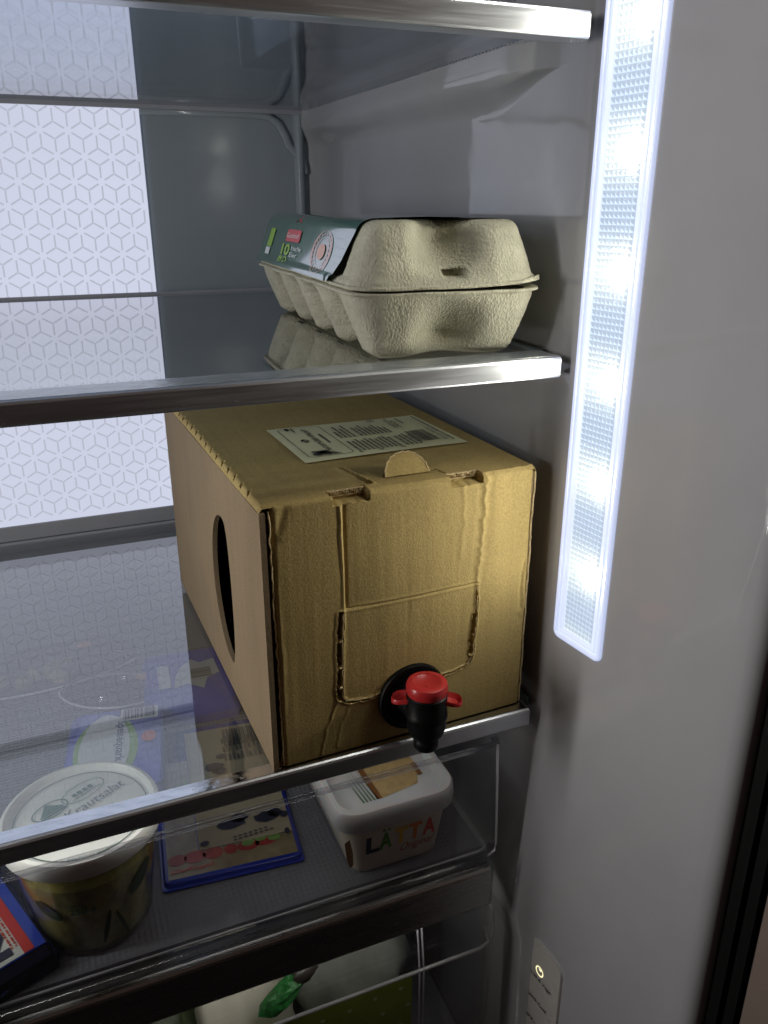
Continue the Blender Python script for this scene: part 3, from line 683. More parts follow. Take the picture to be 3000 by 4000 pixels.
tg = np.roll(dense, -1, 0)-np.roll(dense, 1, 0); tg /= np.linalg.norm(tg, axis=1)[:, None]; NRM = np.stack([tg[:, 1], -tg[:, 0]], 1)
def between(q, nr):
    x, y = q
    wx = math.sin(math.pi*(x-c0x)/PXc)**2 if c0x < x < CW-c0x else 0
    wy = math.sin(math.pi*(y-c0y)/PYc)**2 if c0y < y < CD-c0y else 0
    ax_ = abs(nr[1]); return wx if ax_ > .8 else (wy if ax_ < .6 else 0)
BT = np.array([between(q, nr) for q, nr in zip(dense, NRM)])
S_ = np.arange(nP)*.0011
def ring_at(inset, z): 
    p = dense-NRM*np.asarray(inset)[:, None]; zz_ = np.broadcast_to(z, (nP,)); return [(float(a), float(b), float(c)) for (a, b), c in zip(p, zz_)]
rings = []
HB = .0298
wr = .0016*fnoise(S_, S_*0, 90, 21, 3)
rings.append(ring_at(.020+.008*BT, .004+.004*BT))
for tt in np.linspace(0, 1, 30):
    ins = .0115*(1-tt)**1.25+(.0035*(1-tt/.12)**2 if tt < .12 else 0)+np.where(np.abs(NRM[:, 1]) > .8, .0180*(.25+.75*min(1, tt/.35))*(1-tt**2.6), .0150*(1-tt**2.2))*BT**1.15+.0008*fnoise(S_, S_*0+tt*3, 130, 5, 3)
    rings.append(ring_at(ins, HB*tt+np.where(np.abs(NRM[:, 1]) > .8, .0012, .0085)*BT**1.3*(1-tt)**2.2))
fl = .0028+wr*1.6
wav = .0012*fnoise(S_, S_*0, 45, 31, 2)
sag = -.0012*sm(.02, .10, dense[:, 0])*(1-sm(.02, .06, dense[:, 1]))          # front seam gapes a little towards the right
rings.append(ring_at(-.0005+wr*0, HB+.0001)); rings.append(ring_at(-fl*.6, HB+.0003+wav*.6)); rings.append(ring_at(-fl, HB+.0006+wav)); rings.append(ring_at(-fl+.0002, HB+.0016+wav)); rings.append(ring_at(np.zeros(nP)+.004, HB+.0012))
obj('base', loops(rings, True, False), M_pulp, t, smooth=True)
def lid_inset(h, flat=False):                                # h 0..1 from seam to crown
    b = .0105*h**1.2+.0050*max(0, (h-.78)/.22)**2.5+(.0 if h > .16 else -.0012)
    if flat: return np.full(nP, b)
    return b+.0215*BT**1.0*math.sin(min(1, h*1.2)*math.pi*.60)**1.5+.0006*fnoise(S_, S_*0+h*4, 120, 8, 3)
Z0, HL = .0322, .0298
rings = []
up = .0008*sm(.03, .09, dense[:, 0])*(1-sm(.015, .05, dense[:, 1]))
fl2 = .0016+.0012*fnoise(S_, S_*0+4, 80, 41, 3)
corner = np.exp(-((dense[:, 0]-CW)**2+(dense[:, 1]-0)**2)/.00025)
rings.append(ring_at(np.zeros(nP)+.004, Z0+up)); rings.append(ring_at(-fl2-.0014*corner, Z0+.0002+up+wav*.7+.002*corner)); rings.append(ring_at(-fl2-.0014*corner, Z0+.0013+up+wav*.7+.0035*corner)); rings.append(ring_at(-.0012+np.zeros(nP), Z0+.0018+up))
for hh in np.linspace(.05, 1, 26):
    z = Z0+HL*(hh if hh < .8 else .8+.2*math.sin((hh-.8)/.2*math.pi/2))
    ins = lid_inset(hh)
    notch = np.exp(-(((dense[:, 0]-.0490)/.0046)**6))*(1 if .13 < hh < .27 else 0)*(NRM[:, 1] < -.8)
    rings.append(ring_at(ins+.009*notch, z+up*(1-hh)))
rings.append(ring_at(lid_inset(1)+.010, Z0+HL+.0002))
obj('lid', loops(rings, False, True), M_pulp, t, smooth=True)
# printed sleeve over the top and the left side
m_slv = pbsdf('glossy_green_print', (.004, .105, .052), rough=.16, var=.12, vscale=30, bump=.00022, bscale=38, coat=1.0)
m_slv.node_tree.nodes['Principled BSDF'].inputs['IOR'].default_value = 2.4; m_slv.node_tree.nodes['Principled BSDF'].inputs['Coat IOR'].default_value = 4.0; m_slv.node_tree.nodes['Principled BSDF'].inputs['Coat Roughness'].default_value = .06
SY0, SY1 = .0200, CD-.008
def side_pt(y, h, off=.0009):
    b = float(lid_inset(h, True)[0]); z = Z0+HL*(h if h < .8 else .8+.2*math.sin((h-.8)/.2*math.pi/2))
    return (b-off-.0012, y, z+off*.3)
def slv(a, b):                                              # a along the carton, b up the side then over the top
    y = SY0+(SY1-SY0)*a
    if b < .5:
        hb = b/.5; h = .04+hb*.96
        sk = .010*max(0, .35-hb)*2 if a < .12 else 0
        y2 = y+(.016*(1-hb)*(-1 if a < .5 else 0)*max(0, 1-a/.1)*-1)
        return side_pt(y2+sk, h)
    q = (b-.5)/.5; e = side_pt(y, 1.0); return (e[0]+(CW-2*e[0])*q, y, e[2]+.0004+.0006*math.sin(math.pi*q))
sv = obj('sleeve', grid(40, 44, slv), m_slv, t, smooth=True)
def SD(y, h): p = side_pt(y, h, .0013); return p
prt = lambda c, n_, r_=.3: pbsdf(n_, c, rough=r_, var=.05)
def SDt(a, b): return SD(SY1-a, b)                           # a from the far end toward the viewer, b = height fraction
m_lg = prt((.25, .45, .03), 'light_green_ink'); m_wi = prt((.7, .72, .74), 'white_ink'); m_ri = prt((.52, .045, .06), 'red_ink')
obj('green_tag', quad(.018, .031, .36, .72, SDt), m_lg, sv)
obj('green_lettering', join(fit_text('10', .062, .27, .020, .20, SDt, bold=.03), fit_text('BIO', .062, .14, .019, .10, SDt, bold=.02)), m_lg, sv, kind='stuff')
obj('white_tag', quad(.017, .029, .20, .34, SDt), m_wi, sv)
obj('white_lettering', join(fit_text('frische', .085, .37, .024, .09, SDt), fit_text('Eier', .085, .25, .018, .09, SDt)), m_wi, sv, kind='stuff')
obj('red_badge', poly([(x, y) for x, y in [(.066, .52), (.098, .52), (.100, .55), (.099, .72), (.095, .74), (.068, .74), (.065, .70)]], SDt), m_ri, sv)
obj('red_crown', poly([(.074, .84), (.083, .96), (.092, .84), (.083, .88)], SDt), m_ri, sv)
obj('print_logo', join(fit_text('Gutshof', .0680, .59, .029, .09, lambda a, b: SD(SY1-a, b)[:1]+(SY1-a,)+SD(SY1-a, b)[2:] if False else tuple(np.array(SD(SY1-a, b))+np.array((-.0003, 0, 0))))), prt((.75, .74, .72), 'logo_white_ink'), sv, kind='stuff')
rg = [ring(.150, .45, .018, .34, .0022, SDt, 40), ring(.150, .45, .0120, .23, .0014, SDt, 40), disc(.150, .45, .007, .13, SDt, 20)]
for k_ in range(22):
    a = 2*math.pi*k_/22; rg.append(quad(.150+.0145*math.cos(a)-.0006, .150+.0145*math.cos(a)+.0006, .45+.28*math.sin(a)-.018, .45+.28*math.sin(a)+.018, SDt))
obj('print_seal', join(*rg), prt((.62, .36, .30), 'pale_red_ink'), sv, kind='stuff')

# ------------------------------------------------------------------ chiller drawer under the lowest shelf
FZ = -.097
t = thing('chiller_drawer', 'clear plastic chiller drawer hanging below the lowest shelf', 'drawer', (-.14, .0, FZ))
def LX(x): return x+.14
def fl_(a, b):
    x = -.43+.507*a; y = .010+.29*b
    return (LX(x), y, 0)
m_floor = pbsdf('ribbed_drawer_floor', (.30, .30, .33), rough=.22, var=.06, vscale=40, rvar=.06)
nt = m_floor.node_tree; L = nt.links.new; pnode = [n for n in nt.nodes if n.type == 'BSDF_PRINCIPLED'][0]
tc = N(nt, 'ShaderNodeTexCoord'); mp = N(nt, 'ShaderNodeMapping'); mp.inputs['Scale'].default_value = (1, .9, 1); L(tc.outputs['Object'], mp.inputs[0])
vo = N(nt, 'ShaderNodeTexVoronoi', Scale=330, Randomness=0.0); L(mp.outputs[0], vo.inputs['Vector'])
bp = N(nt, 'ShaderNodeBump', Strength=1, Distance=.0010); L(vo.outputs['Distance'], bp.inputs['Height']); L(bp.outputs[0], pnode.inputs['Normal'])
tr = N(nt, 'ShaderNodeBsdfTransparent', Color=(.85, .85, .88, 1)); mxs = N(nt, 'ShaderNodeMixShader', Fac=.45); on = [n for n in nt.nodes if n.type == 'OUTPUT_MATERIAL'][0]
L(pnode.outputs[0], mxs.inputs[1]); L(tr.outputs[0], mxs.inputs[2]); L(mxs.outputs[0], on.inputs[0])
obj('floor_plate', box(LX(-.368), LX(.074), .008, .31, -.0022, 0), m_floor, t)
obj('front_pane', loops([[(LX(x), y, z) for x in (-.368, .0775) for y in ((.0012, .0034) if x < 0 else (.0034, .0012))] for z in (-.0005, .0765)]), M_clear, t)
obj('side_pane', box(LX(.0780), LX(.0798), .004, .31, -.0005, .0800), M_clear, t)
obj('rear_pane', box(LX(-.368), LX(.0775), .310, .312, -.0005, .0800), M_clear, t)
obj('front_rim', tube([(LX(-.368), .0030, .0770), (LX(.072), .0030, .0772), (LX(.0772), .0036, .0772), (LX(.0785), .008, .0772)], .0013, 10, rx=.0022), M_cleardk, t, smooth=True)
obj('corner_edge', tube([(LX(.0774), .0022, .0770), (LX(.0790), .0016, .0300), (LX(.0798), .0014, .0060), (LX(.0790), .0010, .0010), (LX(.0745), .0006, -.0016)], .0008, 8), M_edge, t, smooth=True)
obj('lower_lip', tube([(LX(-.368), .0014, -.0020), (LX(.066), .0010, -.0022), (LX(.0765), .0018, -.0016), (LX(.0800), .006, .0)], .0022, 12, rx=.0034), M_cleardk, t, smooth=True)
obj('lip_highlight', tube([(LX(-.368), .0040, .0012), (LX(.069), .0036, .0012), (LX(.0745), .0046, .0016), (LX(.0752), .012, .0016)], .0006, 8), M_edge, t, smooth=True)

# ------------------------------------------------------------------ cover shelf and crisper below
t = thing('crisper_cover', 'dark metal edged cover shelf above the vegetable crisper', 'shelf', (0, 0, -.110))
obj('glass_pane', box(-.368, .0760, .012, .31, -.0045, -.0005), M_glass, t)
prof = [(.013, .0012), (.013, .0018), (.004, .0018), (.0016, .0012), (.0004, .0), (0, -.0015), (0, -.0270), (.001, -.0288), (.011, -.0288), (.011, -.0270), (.0025, -.0262), (.0025, -.0045), (.013, -.0045)]
n = len(prof); vv = [(x, y, z) for x in (-.368, .0768) for y, z in prof]
obj('front_rail', (vv, [tuple(range(n)), tuple(range(2*n-1, n-1, -1))]+[(i, (i+1) % n, n+(i+1) % n, n+i) for i in range(n)]), M_dkmetal, t)
obj('upper_bead', tube([(-.368, .0016, .0002), (.0766, .0016, .0002)], .0007, 8), M_alu, t, smooth=True)
obj('end_cap', box(.0770, .0790, .0005, .03, -.0285, .0008), M_cleardk, t, bevel=.0005, smooth=True)
t = thing('crisper', 'clear vegetable crisper drawer at the bottom', 'drawer', (-.14, .012, -.30))
def CX(x): return x+.14
obj('front_pane', box(CX(-.368), CX(.082), -.0020, 0, 0, .155), M_clear, t)
obj('side_pane', box(CX(.0826), CX(.0846), 0, .29, 0, .152), M_clear, t)
obj('floor_plate', box(CX(-.368), CX(.082), .0005, .29, -.003, -.0005), m_floor, t)
M_rim = pbsdf('crisper_rim_plastic', (.30, .30, .31), rough=.2, var=.1)
obj('rim', tube([(CX(-.368), -.0085, .1230), (CX(.074), -.0085, .1230), (CX(.0815), -.0065, .1235), (CX(.0845), .004, .1240)], .0009, 8, rx=.0014), M_rim, t, smooth=True)
obj('corner_edge', tube([(CX(.0826), -.004, .1530), (CX(.0852), -.0045, .1450), (CX(.0862), -.0048, .1300), (CX(.0850), -.0044, .1235), (CX(.0845), -.004, .0)], .0008, 8), M_edge, t, smooth=True)
for xx in (.0395, .0425): obj('divider_rib', tube([(CX(xx), .016, .152), (CX(xx+.004), .016, .09), (CX(xx+.004), .016, 0)], .0007, 6), M_edge, t, smooth=True)

# ------------------------------------------------------------------ control panel on the side wall
PZc = -.1650
t = thing('control_panel', 'small grey touch panel with three printed modes and a lit ring', 'control panel', flare(.0215, PZc))
PO = np.array(flare(.0215, PZc))
def CP(u_, z, w): return tuple(np.array(flare(u_, z, w))-PO)
pts = [(.0052, -.420), (.0052, -.1640), (.0080, -.1632), (.0300, -.1668), (.0345, -.1680), (.0368, -.1694), (.0379, -.1722), (.0379, -.420)]
rg = [[CP(p[0]+(.0215-p[0])*k_, p[1]-.002*k_ if p[1] > -.4 else p[1], w) for p in pts] for k_, w in ((-.01, -.001), (0, .0010), (.03, .0016))]
pl_ = obj('panel_plate', loops(rg, False, True), M_cab, t, smooth='auto')
def PT(a, b): return CP(a, b, .00185)
obj('mode_lettering', join(fit_text('Fruit & Vege', .0102, -.1942, .0205, .0030, lambda a, b: PT(a, b-(.0)), bold=.01), fit_text('Quick Cool', .0102, -.2135, .0180, .0030, PT, bold=.01), fit_text('0°Fresh', .0110, -.2330, .0150, .0030, PT, bold=.01)), M_black_print, t, kind='stuff')
m_ring = emit('lit_ring_light', (1.0, .90, .52), 1.25)
obj('lit_ring', join(ring(.0195, -.1856, .0036, .0037, .0008, PT, 32), poly([(.0185, -.1835), (.0215, -.1832), (.0205, -.1850), (.0195, -.1846)], PT)), m_ring, t)

# ------------------------------------------------------------------ things in the chiller drawer
# cabbage salad cup
cx, cyy = -.1465, .0452
t = thing('salad_cup', 'round plastic cup of green cabbage salad with white printed lid', 'cup', (cx, cyy, FZ+.0004))
m_sal = pbsdf('olive_salad', (.36, .33, .10), rough=.35, var=.75, vscale=75, coat=.4, bump=.0012, bscale=80, stretch=(1, 1, .5))
obj('salad', lathe(0, 0, [(.0, .002), (.0262, .002), (.0285, .006), (.0345, .045), (.0352, .050), (.02, .053), (0, .054)], 56), m_sal, t, smooth='auto')
m_cup = clear('milky_cup', tint=(.80, .78, .70), rough=.12, ior=1.45, haze=.14, hazecol=(.40, .40, .30), bscale=60)
obj('cup_wall', lathe(0, 0, [(.0275, .0), (.0298, .004), (.0368, .056), (.0375, .058), (.0380, .063)], 64, True, False), m_cup, t, smooth='auto')
lidm = pbsdf('white_cup_lid', (.62, .63, .60), rough=.4, var=.05, sss=.1)
ld = obj('lid', lathe(0, 0, [(.0380, .0625), (.0402, .0615), (.0408, .0635), (.0402, .0688), (.0392, .0706), (.0374, .0710), (.0364, .0700), (.0358, .0678), (.0350, .0672), (.0, .0674)], 72), lidm, t, smooth='auto')
m_grn = pbsdf('dark_green_ink', (.012, .10, .055), rough=.4, var=0); m_dk = pbsdf('dark_grey_ink', (.06, .08, .09), rough=.4, var=0)
def LDm(a, b): return (a, b, .0679)
_ca, _sa = math.cos(math.radians(31)), math.sin(math.radians(31))
def rot_(cx_, cy_): return lambda a, b: (cx_+a*_ca-b*_sa, cy_+a*_sa+b*_ca, .0680)
obj('lid_emblem', join(ring(0, 0, .0100, .0062, .0007, rot_(-.0150, .0085), 30), poly([(-.0070, -.0032), (.0005, .0048), (.0068, -.0022), (.0066, -.0032)], rot_(-.0155, .0090)), quad(-.0072, .0072, -.0052, -.0040, rot_(-.0155, .0092))), m_grn, ld, kind='stuff')
obj('lid_oval', join(ring(0, 0, .0125, .0066, .0005, rot_(.0020, .0182), 36), *[quad(-.0065+.0032*q, -.0042+.0032*q, -.0014, .0014, rot_(.0020, .0185)) for q in range(4)], quad(-.0085, .0085, -.0034, -.0028, rot_(.0020, .0185))), m_grn, ld, kind='stuff')
obj('lid_lettering', join(fit_text('Krautsalat', 0, 0, .0345, .0068, rot_(-.0060, -.0030), slant=.0015), ring(0, 0, .0335, .0335, .0006, LDm, 60)), m_dk, ld, kind='stuff')
def arc_text(s, R_, a0, a1, h, fn):
    v, fc = fit_text(s, 0, 0, 1, h, lambda x, y: (x, y)); return [fn((R_+y)*math.cos(a0+(a1-a0)*x), (R_+y)*math.sin(a0+(a1-a0)*x)) for x, y in v], fc
obj('lid_small_print', arc_text('DAHLHOFF FEINKOST', .0318, math.radians(-104), math.radians(-60), .0020, lambda x, y: (x, y, .0680)), m_grn, ld, kind='stuff')
def CU(a, b):                                               # round the cup: a = arc in metres from the point facing the viewer, b = height
    R_ = .0298+(.0368-.0298)*(b-.004)/.052+.0003; an = math.radians(-88)+a/R_; return (R_*math.cos(an), R_*math.sin(an), b)
def leaf(a, b, l, w, an):
    pts = [(l*math.cos(q), w*math.sin(q)*abs(math.sin(q))**.3) for q in np.linspace(0, 2*math.pi, 18, endpoint=False)]
    return poly([(a+x*math.cos(an)-y*math.sin(an), b+x*math.sin(an)+y*math.cos(an)) for x, y in pts], CU)
obj('cup_print', join(fit_text('Inhalt:', -.014, .0400, .0085, .0024, CU), fit_text('250 g', -.0125, .0345, .0125, .0042, CU, bold=.02)), m_grn, t, kind='stuff')
obj('cup_leaves', join(leaf(-.024, .036, .009, .0036, -.7), leaf(.026, .040, .0105, .0045, .75), leaf(.004, .020, .012, .0012, 1.35), leaf(.012, .017, .012, .0012, 1.8)), pbsdf('leaf_ink', (.02, .04, .018), rough=.4, var=.2), t, kind='stuff')
# margarine tub
t = thing('margarine_tub', 'white margarine tub with rainbow lettering and milky lid', 'tub', (.0195, .0595, FZ+.0004))
m_tub = pbsdf('cream_tub', (.66, .60, .48), rough=.35, var=.04, sss=.1); m_tlid = pbsdf('milky_white_lid', (.52, .52, .52), rough=.3, var=.06, sss=.4)
def rr(x0, x1, y0, y1, rad, z): return [(p[0], p[1], z) for p in rrect(x0, x1, y0, y1, rad, 6)]
obj('tub_body', loops([rr(-.0245, .0275, -.0440, .047, .008, 0), rr(-.0262, .0290, -.0452, .048, .009, .0015), rr(-.0340, .0345, -.0498, .052, .012, .038)], True, False), m_tub, t, smooth='auto')
tl = obj('lid', loops([rr(-.0352, .0358, -.0512, .053, .013, .0365), rr(-.0372, .0378, -.0532, .055, .014, .0375), rr(-.0378, .0384, -.0538, .056, .014, .0420), rr(-.0372, .0378, -.0532, .055, .014, .0485), rr(-.0360, .0366, -.0520, .054, .013, .0500), rr(-.0330, .0336, -.0490, .051, .012, .0500), rr(-.0315, .0321, -.0475, .0495, .011, .0485), rr(-.0300, .0306, -.0460, .048, .010, .0460)]), m_tlid, t, smooth='auto')
def TP(a, b): return (a, b, .04625)
obj('lid_bread_print', join(poly([(-.006, -.040), (.018, -.036), (.024, -.020), (.022, .002), (.006, .010), (-.008, -.004)], TP)), pbsdf('bread_print', (.42, .30, .14), rough=.4, var=.2, vscale=200), tl)
m_cr = pbsdf('crust_print', (.20, .09, .03), rough=.4, var=.2)
obj('crust_print', poly([(-.0095, -.040), (-.006, -.040), (-.008, -.004), (-.0115, -.006)], TP), m_cr, tl)
obj('crust_print', quad(.021, .024, -.030, -.018, lambda a, b: (a, b, .0464)), m_cr, tl)
obj('lid_herb_print', join(*[poly([(-.018+k_*.0022, -.040), (-.017+k_*.0022, -.040), (-.0205+k_*.002, -.014+.003*(k_ % 3))], TP) for k_ in range(5)]), pbsdf('herb_print', (.06, .13, .05), rough=.4, var=0), tl, kind='stuff')
def TB(a, b): tq = b/.038; return (a, -.0447-.0052*tq-.0004, b+.0002)   # the tub's front face
cols = [(.010, .014, .05), (.08, .28, .03), (.75, .45, .02), (.75, .20, .02), (.62, .03, .02)]
for ch, x, col, nm in zip('LATTA', (-.0195, -.0115, -.0020, .0070, .0160), cols, ('navy', 'green', 'yellow', 'orange', 'red')):
    g_ = fit_text(ch, x, .0160+.06*(x+.0195), .0082, .0125, TB, bold=.04)
    if nm == 'green': g_ = join(g_, disc(x+.0026, .0160+.06*(x+.0195)+.0147, .0009, .0011, TB, 12), disc(x+.0058, .0160+.06*(x+.0195)+.0149, .0009, .0011, TB, 12))
    obj('letter', g_, pbsdf(nm+'_ink', col, rough=.4, var=0), t)
obj('script_lettering', fit_text('Original', .0015, .0095, .0205, .0058, lambda a, b: TB(a, b+.06*(a-.0015)), slant=.003), pbsdf('script_ink', (.42, .06, .03), rough=.4, var=0), t, kind='stuff')
obj('side_bread_print', poly([(-.0338+.0008, .030), (-.0300, .032), (-.0275, .020), (-.0270, .010), (-.0290, .008), (-.0312, .016)], TB), pbsdf('bread_side_print', (.36, .20, .07), rough=.4, var=.2), t)
# sliced sausage pack with a cream paper band
t = thing('sausage_pack', 'flat blue-edged pack of sliced sausage wrapped by a cream paper label', 'food pack', (-.064, .110, FZ+.0004), math.radians(-5))
m_blue = pbsdf('navy_blue_film', (.014, .03, .30), rough=.2, var=.1, coat=.5); m_cream = pbsdf('cream_paper', (.36, .305, .205), rough=.55, var=.06)
pk = obj('tray', loops([rr(-.0415, .0410, -.0705, .080, .003, .0006), rr(-.0415, .0410, -.0705, .080, .003, .0012), rr(-.0405, .0400, -.0692, .078, .004, .0016), rr(-.0395, .0395, -.0685, .0765, .004, .0040), rr(-.0390, .0390, -.068, .076, .005, .0044)]), m_blue, t, smooth='auto')
def SP(a, b, o=0): return (a, b, .0046+o)
obj('paper_band', grid(10, 16, lambda a, b: (-.0185+.0560*a, -.0480+.118*b, .0050+.0004*math.sin(7*b))), m_cream, t, smooth=True)
def SPB(a, b): return (a, b, .0057)
obj('meat_window', poly([(-.0375, -.0660), (.0375, -.0660), (.0375, -.048), (-.019, -.048), (-.019, .040), (-.0375, .040)], SP), pbsdf('pale_sausage', (.24, .19, .11), rough=.25, var=.3, vscale=90, coat=.6), t)
sl = []; rl = random.Random(5)
for k_ in range(16): sl.append(disc(-.032+.0105*(k_ % 7)*(1 if k_ < 7 else .16), (-.052 if k_ < 7 else -.040+.009*(k_-7)), rl.uniform(.004, .007), rl.uniform(.003, .005), lambda a, b: SP(max(-.0363, min(.0358, a)), max(-.0575, min(-.0425 if a > -.018 else .039, b)), .0002), 12))
obj('meat_slices', join(*sl[:6]), pbsdf('red_meat_slice', (.34, .05, .04), rough=.25, var=.3, vscale=160, coat=.6), t, kind='stuff')
obj('lettuce_leaves', join(*[poly([(-.034+k_*.0052+x, -.012+k_*.004+y) for x, y in ((0, 0), (.0022, .001), (.0035, .022), (.0012, .026), (-.0008, .012))], lambda a, b: SP(max(-.0363, min(-.0195, a)), b, .0003)) for k_ in range(3)]+[disc(.010+.008*k_, -.050+.002*(k_ % 2), .004, .003, lambda a, b: SP(a, b, .0004), 10) for k_ in range(3)]), pbsdf('lettuce_print', (.16, .27, .07), rough=.3, var=.3, vscale=120), t, kind='stuff')
obj('red_script', fit_text('Geflügel', -.036, -.0622, .024, .0034, lambda a, b: SP(a, b, .0005), slant=.001), pbsdf('red_script_ink', (.5, .05, .02), rough=.3, var=0), t, kind='stuff')
m_blot = pbsdf('navy_blot_ink', (.020, .022, .045), rough=.5, var=0)
bl = []
for (a, b, w, h) in ((.002, -.032, .0100, .0050), (.008, -.028, .006, .004), (.0245, -.032, .0085, .005), (.030, -.030, .005, .004), (.0350, -.033, .003, .003), (.0345, -.048, .0016, .0028), (-.0150, -.044, .003, .0025), (.004, .036, .0035, .003), (-.002, .026, .007, .0048), (.001, .021, .005, .004)):
    n_ = 14; bl.append(poly([(a+w*(.8+.25*rl.random())*math.cos(2*math.pi*q/n_), b+h*(.8+.25*rl.random())*math.sin(2*math.pi*q/n_)) for q in range(n_)], SPB))
gk = []
for i in range(9):
    for j in range(3): gk.append(quad(.006+.003*i, .0075+.003*i, .030+.010*j, .036+.010*j+.002*((i*7) % 3), SPB))
obj('dark_blots', join(*bl), m_blot, t, kind='stuff')
obj('small_print', join(*gk, *[quad(.002+.0032*i, .0042+.0032*i, -.0470+.0004*i, -.0456+.0004*i, SPB) for i in range(8)], *[quad(.002+.0032*i, .0042+.0032*i, -.0445+.0004*i, -.0431+.0004*i, SPB) for i in range(7)]), M_grey_print, t, kind='stuff')
obj('barcode', barcode(.008, .034, .046, .066, SPB, 20, 4), M_black_print, t, kind='stuff')
# dark blue pack behind
t = thing('blue_food_pack', 'dark blue food pack with a white star shaped tag and barcode', 'food pack', (-.062, .242, FZ+.0004), math.radians(-4))
m_db = pbsdf('deep_blue_film', (.018, .022, .42), rough=.25, var=.12, coat=.4)
obj('pouch', loops([rr(-.034, .034, -.044, .044, .004, 0), rr(-.035, .035, -.045, .045, .005, .008), rr(-.031, .031, -.041, .041, .006, .0145), rr(-.024, .024, -.034, .034, .006, .0158)]), m_db, t, smooth='auto')
def BP(a, b): return (a, b, .0162)
obj('star_tag', poly([(-.006, .012), (.004, .024), (.010, .017), (.022, .020), (.024, -.002), (.014, -.008), (.010, -.022), (-.002, -.012), (-.012, -.016), (-.010, .0)], BP), pbsdf('white_tag', (.42, .42, .40), rough=.5, var=.05), t)
obj('barcode', barcode(-.006, .008, .002, .018, lambda b, a: (a, b, .0165), 14, 8), M_black_print, t, kind='stuff')
obj('white_patch', quad(-.023, -.014, -.014, .020, BP), pbsdf('white_patch_ink', (.5, .5, .52), rough=.5, var=0), t)
# curd pack
t = thing('curd_pack', 'blue and white curd cheese pack with green arcs and a red dot', 'food pack', (-.124, .165, FZ+.0004), math.radians(-8))
m_cb = pbsdf('mid_blue_film', (.07, .09, .50), rough=.25, var=.08, coat=.4)
obj('carton', loops([rr(-.031, .031, -.042, .044, .006, 0), rr(-.032, .032, -.043, .045, .007, .018), rr(-.030, .030, -.041, .043, .008, .0200)]), m_cb, t, smooth='auto')
def QP(o): return lambda a, b: (a, b, .0203+o)
obj('green_oval', disc(-.006, -.002, .021, .039, QP(0), 36), pbsdf('lime_ink', (.22, .40, .08), rough=.4, var=0), t)
obj('white_oval', disc(-.007, -.002, .0165, .040, QP(.0002), 36), pbsdf('white_oval_ink', (.62, .63, .66), rough=.4, var=0), t)
obj('red_dot', disc(.022, .006, .0052, .0066, QP(.0002), 8), pbsdf('red_dot_ink', (.55, .10, .08), rough=.4, var=0), t)
obj('lettering', fit_text('Speisequark', -.028, -.0035, .046, .0062, lambda a, b: (b+.0042, -a-.0, .0207), bold=.01), pbsdf('navy_lettering_ink', (.03, .04, .18), rough=.4, var=0), t, kind='stuff')
obj('barcode', join(quad(.002, .028, .028, .0425, QP(.0001)),), pbsdf('pale_code_field', (.6, .6, .6), rough=.4, var=0), t, kind='stuff')
obj('code_bars', barcode(.004, .026, .0295, .0415, QP(.0004), 18, 6), m_blot, t, kind='stuff')
# clear clamshell and clear lid at the back left
def clear_pod(name, label, cx, cyy, ax_, ay_, h, rz, dots, food=None):
    t = thing(name, label, 'food container', (cx, cyy, FZ+.0004), rz)
    n = 40; R_ = lambda k_, z: [(ax_*k_*math.cos(q)*(1-.12*abs(math.sin(q))), ay_*k_*math.sin(q), z) for q in np.linspace(0, 2*math.pi, n, endpoint=False)]
    obj('clear_cover', loops([R_(.94, 0), R_(1, .002), R_(.97, h*.6), R_(.85, h), R_(.5, h*1.02)]), M_cleardk, t, smooth='auto')
    obj('rim', tube([p for p in R_(1.02, .004)], .0010, 6, closed=True), M_edge, t, smooth=True)
    for (a, b, rr_, col) in dots: obj('sticker', disc(a, b, rr_, rr_*.9, lambda x, y: (x, y, h*1.02+.0006), 20), pbsdf('orange_sticker_ink', col, rough=.4, var=.1), t)
    if food:
        fd = []
        for k_ in range(14):
            a = rl.uniform(-.55, .25)*ax_; b = rl.uniform(-.5, .5)*ay_; q = rl.uniform(.004, .008); fd.append(lathe(a, b, [(.3*q, .002), (q, .004), (.9*q, h*.45), (.3*q, h*.62)], 9))
        obj('filling', join(*fd), pbsdf('pale_filling', food, rough=.5, var=.3, vscale=120), t, smooth='auto')
clear_pod('clear_clamshell', 'long clear clamshell of pale food with an orange sticker', -.165, .325*.0+.305, .072, .022, .022, math.radians(22)*0+.1, [(.030, .004, .0062, (.62, .20, .06))], (.52, .40, .22))
clear_pod('clear_dish', 'oval clear plastic dish with a faint orange sticker', -.118, .262, .042, .024, .012, -.35, [(.022, .006, .0058, (.45, .22, .14))])
# bar in printed wrapper at the front left
t = thing('wrapped_bar', 'blue, red and white wrapped bar with big navy letters', 'food pack', (-.1718, .0302, FZ+.0004))
Lv = Vector((.384, -.923, 0)).normalized(); Uv = Vector((.923, .384, 0)).normalized()
def WB(a, b, z): q = Lv*a+Uv*b; return (q.x, q.y, z)         # a toward the viewer (0 = near end), b to the right
hh = .017
m_wb = pbsdf('blue_wrapper', (.014, .04, .33), rough=.22, var=.1, coat=.4, bump=.0006, bscale=120)
rings = [[WB(a, b, z) for b, z in ((0, .001), (-.001, hh-.004), (-.004, hh), (-.038, hh), (-.042, .001))] for a in (-.15, -.10, -.05, .004, .011)]
wp = obj('wrapper', loops(rings), m_wb, t, smooth='auto')
rings = [[WB(.011+.004*k_, b*(1-.1*k_), z*(1-.25*k_)) for b, z in ((-.001, .001), (-.002, hh-.004), (-.005, hh-.001), (-.037, hh-.001), (-.041, .001))] for k_ in (0, .5, 1)]
obj('folded_end', loops(rings), pbsdf('dark_fold', (.008, .010, .03), rough=.3, var=.2), t)
